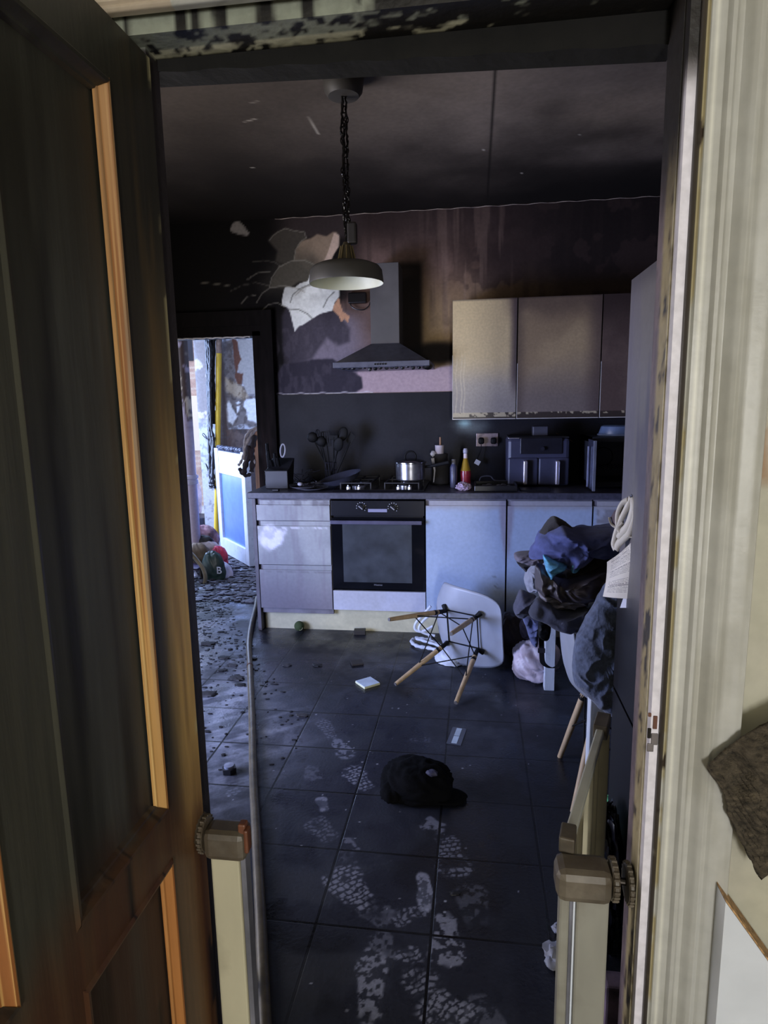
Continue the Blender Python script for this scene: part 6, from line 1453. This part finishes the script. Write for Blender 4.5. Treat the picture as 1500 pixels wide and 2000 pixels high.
mb = MB(); rect(mb, .09, Ld-.09, hz1-.24, hz1-.02, -.025, .025); build('mid_rail', mb, mat('upvc_shade', (196, 202, 226), .35, noise=.06), bl, bevel=.004)
mb = MB(); rect(mb, .09, Ld-.09, .17, hz1-.24, -.008, .008); build('frosted_pane', mb, mat('frosted_blue', (104, 136, 196), .3, noise=.06), bl)
mb = MB(); rng3 = random.Random(9)
for k in range(26):
    u = .05+.70*rng3.random(); mb.blob(P3(u, hz1+.01, 0), (.03, .03, .022), 8, 6, seed=k, amp=.5)
build('charred_edge', mb, mat('char_mix', (70, 74, 96), .5, noise=.6, nscale=30), bl)
build('hinge_strip', MB().prism([(-.05, .0), (-.02, .0), (-.02, hz1), (-.05, hz1)], P3, -.02, .02), mat('strip_grey', (120, 128, 150), .5), bl)
# twisted burnt towel
tw_ = thing('burnt_towel', 'twisted grey and black burnt towel hanging at the edge of the utility doorway', 'towel', onY(493, 925, 4.95))
for i, (pts, r_, m_) in enumerate([([(1115, 1195), (1030, 1230), (970, 1310), (950, 1420), (940, 1540), (900, 1640), (870, 1670)], .011, 'rag_light'), ([(1115, 1200), (1060, 1260), (990, 1370), (960, 1480), (940, 1600)], .012, 'rag_light'), ([(1080, 1290), (1060, 1400), (1040, 1500), (1050, 1620), (1040, 1750)], .020, 'rag_dark'), ([(1000, 1420), (1000, 1560), (960, 1680), (940, 1780)], .022, 'rag_dark'), ([(940, 1660), (980, 1580), (1060, 1580), (1080, 1650)], .008, 'rag_light'), ([(890, 1700), (910, 1760), (970, 1800), (1030, 1780)], .014, 'rag_dark')]):
    mm = mat('rag_light', (170, 160, 156), .85, noise=.3, nscale=30) if m_ == 'rag_light' else mat('rag_dark', (44, 32, 32), .8, noise=.4, nscale=30)
    P_ = smooth_path([onY(*KK([k])[0], 4.95) for k in pts], 6); build('fold', MB().tube(P_, [r_*(.7+.5*abs(math.sin(k*.7))) for k in range(len(P_))], 8), mm, tw_, smooth=True)
o = build('timber_strip', MB().box((onY(499, 900, 4.98)[0], 4.96, 0), (onY(507, 900, 4.98)[0], 5.0, onY(500, 838, 4.98)[2]), .002), mat('scorched_pine', (170, 128, 100), .6, noise=.3, nscale=30, stretch=(1, 1, .1), soot=.2)); tag(o, 'scorched pine upright just inside the utility doorway, beside the hanging towel', 'timber')
# bags, tub and metal chair leg
BG = 'bags piled in the utility room'
BBX = lambda x, y: crop([(x, y)], 340, 1000, 8.333)[0]
for nm, lbl, ct, x, y, Y, r, m_, sd in [
    ('red_bag', 'red plastic bag at the back left of the bag pile', 'bag', 300, 440, 5.45, (.10, .09, .16), mat('bag_red', (214, 92, 84), .4, noise=.2, nscale=9), 71),
    ('clothes_bundle', 'bundle of pinkish burnt cloth at the top of the bag pile', 'cloth', 500, 430, 5.5, (.13, .10, .12), mat('bundle_pink', (150, 110, 112), .8, noise=.5, nscale=16, soot=.2), 72),
    ('burnt_heap', 'black burnt hollow bag in the middle of the bag pile', 'bag', 470, 490, 5.38, (.10, .05, .06), mat('bag_char', (26, 20, 22), .6), 73),
    ('beige_bag', 'beige paper bag in the middle of the bag pile', 'bag', 540, 650, 5.36, (.13, .09, .10), mat('bag_beige', (186, 168, 164), .7, noise=.12), 74),
    ('brown_sack', 'brown cloth sack at the left of the bag pile', 'bag', 380, 730, 5.22, (.13, .09, .12), mat('sack_brown', (104, 86, 66), .8, noise=.2), 75),
    ('crimson_packet', 'crimson packet on the right side of the bag pile', 'packet', 720, 760, 5.32, (.085, .06, .115), mat('packet_crimson', (206, 52, 82), .4, noise=.3, nscale=14), 76),
    ('white_sack', 'white plastic sack at the bottom right of the bag pile', 'bag', 720, 1110, 5.18, (.135, .09, .17), mat('sack_white', (216, 210, 232), .4, noise=.08), 77),
    ('green_bag', 'dark green carrier bag with a white letter B hanging over the white sack', 'carrier bag', 650, 920, 5.08, (.10, .05, .15), mat('bag_green', (46, 66, 62), .35, noise=.3, nscale=12), 78)]:
    kx_, ky_ = BBX(x, y); o = blobat(nm, lbl, ct, kx_, ky_, Y, r, m_, sd, .22, .3, BG)
    if nm == 'green_bag':
        gb = o
p = onY(*BBX(735, 945), 5.015)
lb = text_mesh('letter_print', 'B', .085, (p[0], 5.01, p[2]-.03), gb, mat('print_pale', (225, 225, 235), .6, noise=0), .004)
tub = build('purple_label_tub', MB().box((onY(*BBX(725, 1200), 5.07)[0], 5.065, onY(*BBX(725, 1270), 5.07)[2]), (onY(*BBX(775, 1200), 5.07)[0], 5.085, onY(*BBX(725, 1160), 5.07)[2]), .003), mat('magenta', (190, 50, 130), .5)); tag(tub, 'small magenta label card at the foot of the white sack', 'card')
mc = thing('metal_chair', 'bent metal chair leg and seat edge at the far left inside the utility room', 'chair', onY(*BBX(480, 1300), 4.95))
P_ = smooth_path([onY(*BBX(*k), 4.95) for k in ((200, 620), (290, 690), (400, 820), (470, 920), (510, 1060), (490, 1220), (470, 1400), (420, 1450), (340, 1470), (260, 1490))], 6)
build('leg', MB().tube(P_, .017, 12), mat('leg_metal', (150, 138, 112), .35, metal=.4, noise=.2, soot=.2), mc, smooth=True)
P_ = smooth_path([onY(*BBX(*k), 5.1) for k in ((200, 700), (300, 760), (400, 860), (440, 960), (440, 1200), (430, 1420))], 6); build('leg', MB().tube(P_, .013, 10), mat('leg_dark', (60, 52, 46), .5), mc, smooth=True)
a = onY(*BBX(180, 905), 5.0); b = onY(*BBX(420, 915), 5.0); build('seat', MB().box((a[0], 4.96, a[2]-.012), (b[0], 5.2, a[2]+.006), .006), mat('seat_dark', (58, 46, 78), .5), mc)
blobat('printed_bag', 'small printed white bag on the floor under the metal chair', 'bag', *BBX(350, 1240), 5.15, (.07, .06, .13), mat('printed', (176, 176, 200), .5, noise=.5, nscale=14), 79)
kx_, ky_ = onY(376, 950, 7.9)[0], 7.9
blobat('outdoor_sack', 'pale violet sack standing outside, seen through the gap by the pipe', 'bag', 376, 975, 7.4, (.10, .12, .30), mat('sack_violet', (196, 186, 220), .5, noise=.2), 80)
o = build('storage_crate', MB().box((onY(372, 1020, 7.2)[0]-.1, 7.1, .0), (onY(390, 1020, 7.2)[0]+.1, 7.4, onY(380, 1008, 7.2)[2]), .01), mat('crate_navy', (40, 44, 66), .5, noise=.2)); tag(o, 'dark navy crate outside below the violet sack', 'crate')

sp_ = thing('strike_plate', 'rusty lock strike and chewed screw holes in the right door jamb', 'strike plate', onY(1274, 1430, .947))
for (x0, y0, x1, y1, m_) in ((1266, 1392, 1272, 1400, 'r'), (1265, 1422, 1271, 1442, 'k'), (1272, 1432, 1284, 1455, 'g'), (1276, 1398, 1283, 1424, 'r'), (1264, 1452, 1276, 1468, 'g')):
    a = onY(x0, y0, .9475); b = onY(x1, y1, .9475)
    build({'r': 'rust_patch', 'k': 'recess', 'g': 'plate'}[m_], MB().box((a[0], .9462, b[2]), (b[0], .949, a[2]), .001), {'r': mat('rust', (110, 74, 60), .8, noise=.4), 'k': mat('recess_dark', (24, 18, 16), .9), 'g': mat('plate_grey', (104, 98, 98), .5, metal=.4, noise=.3)}[m_], sp_)
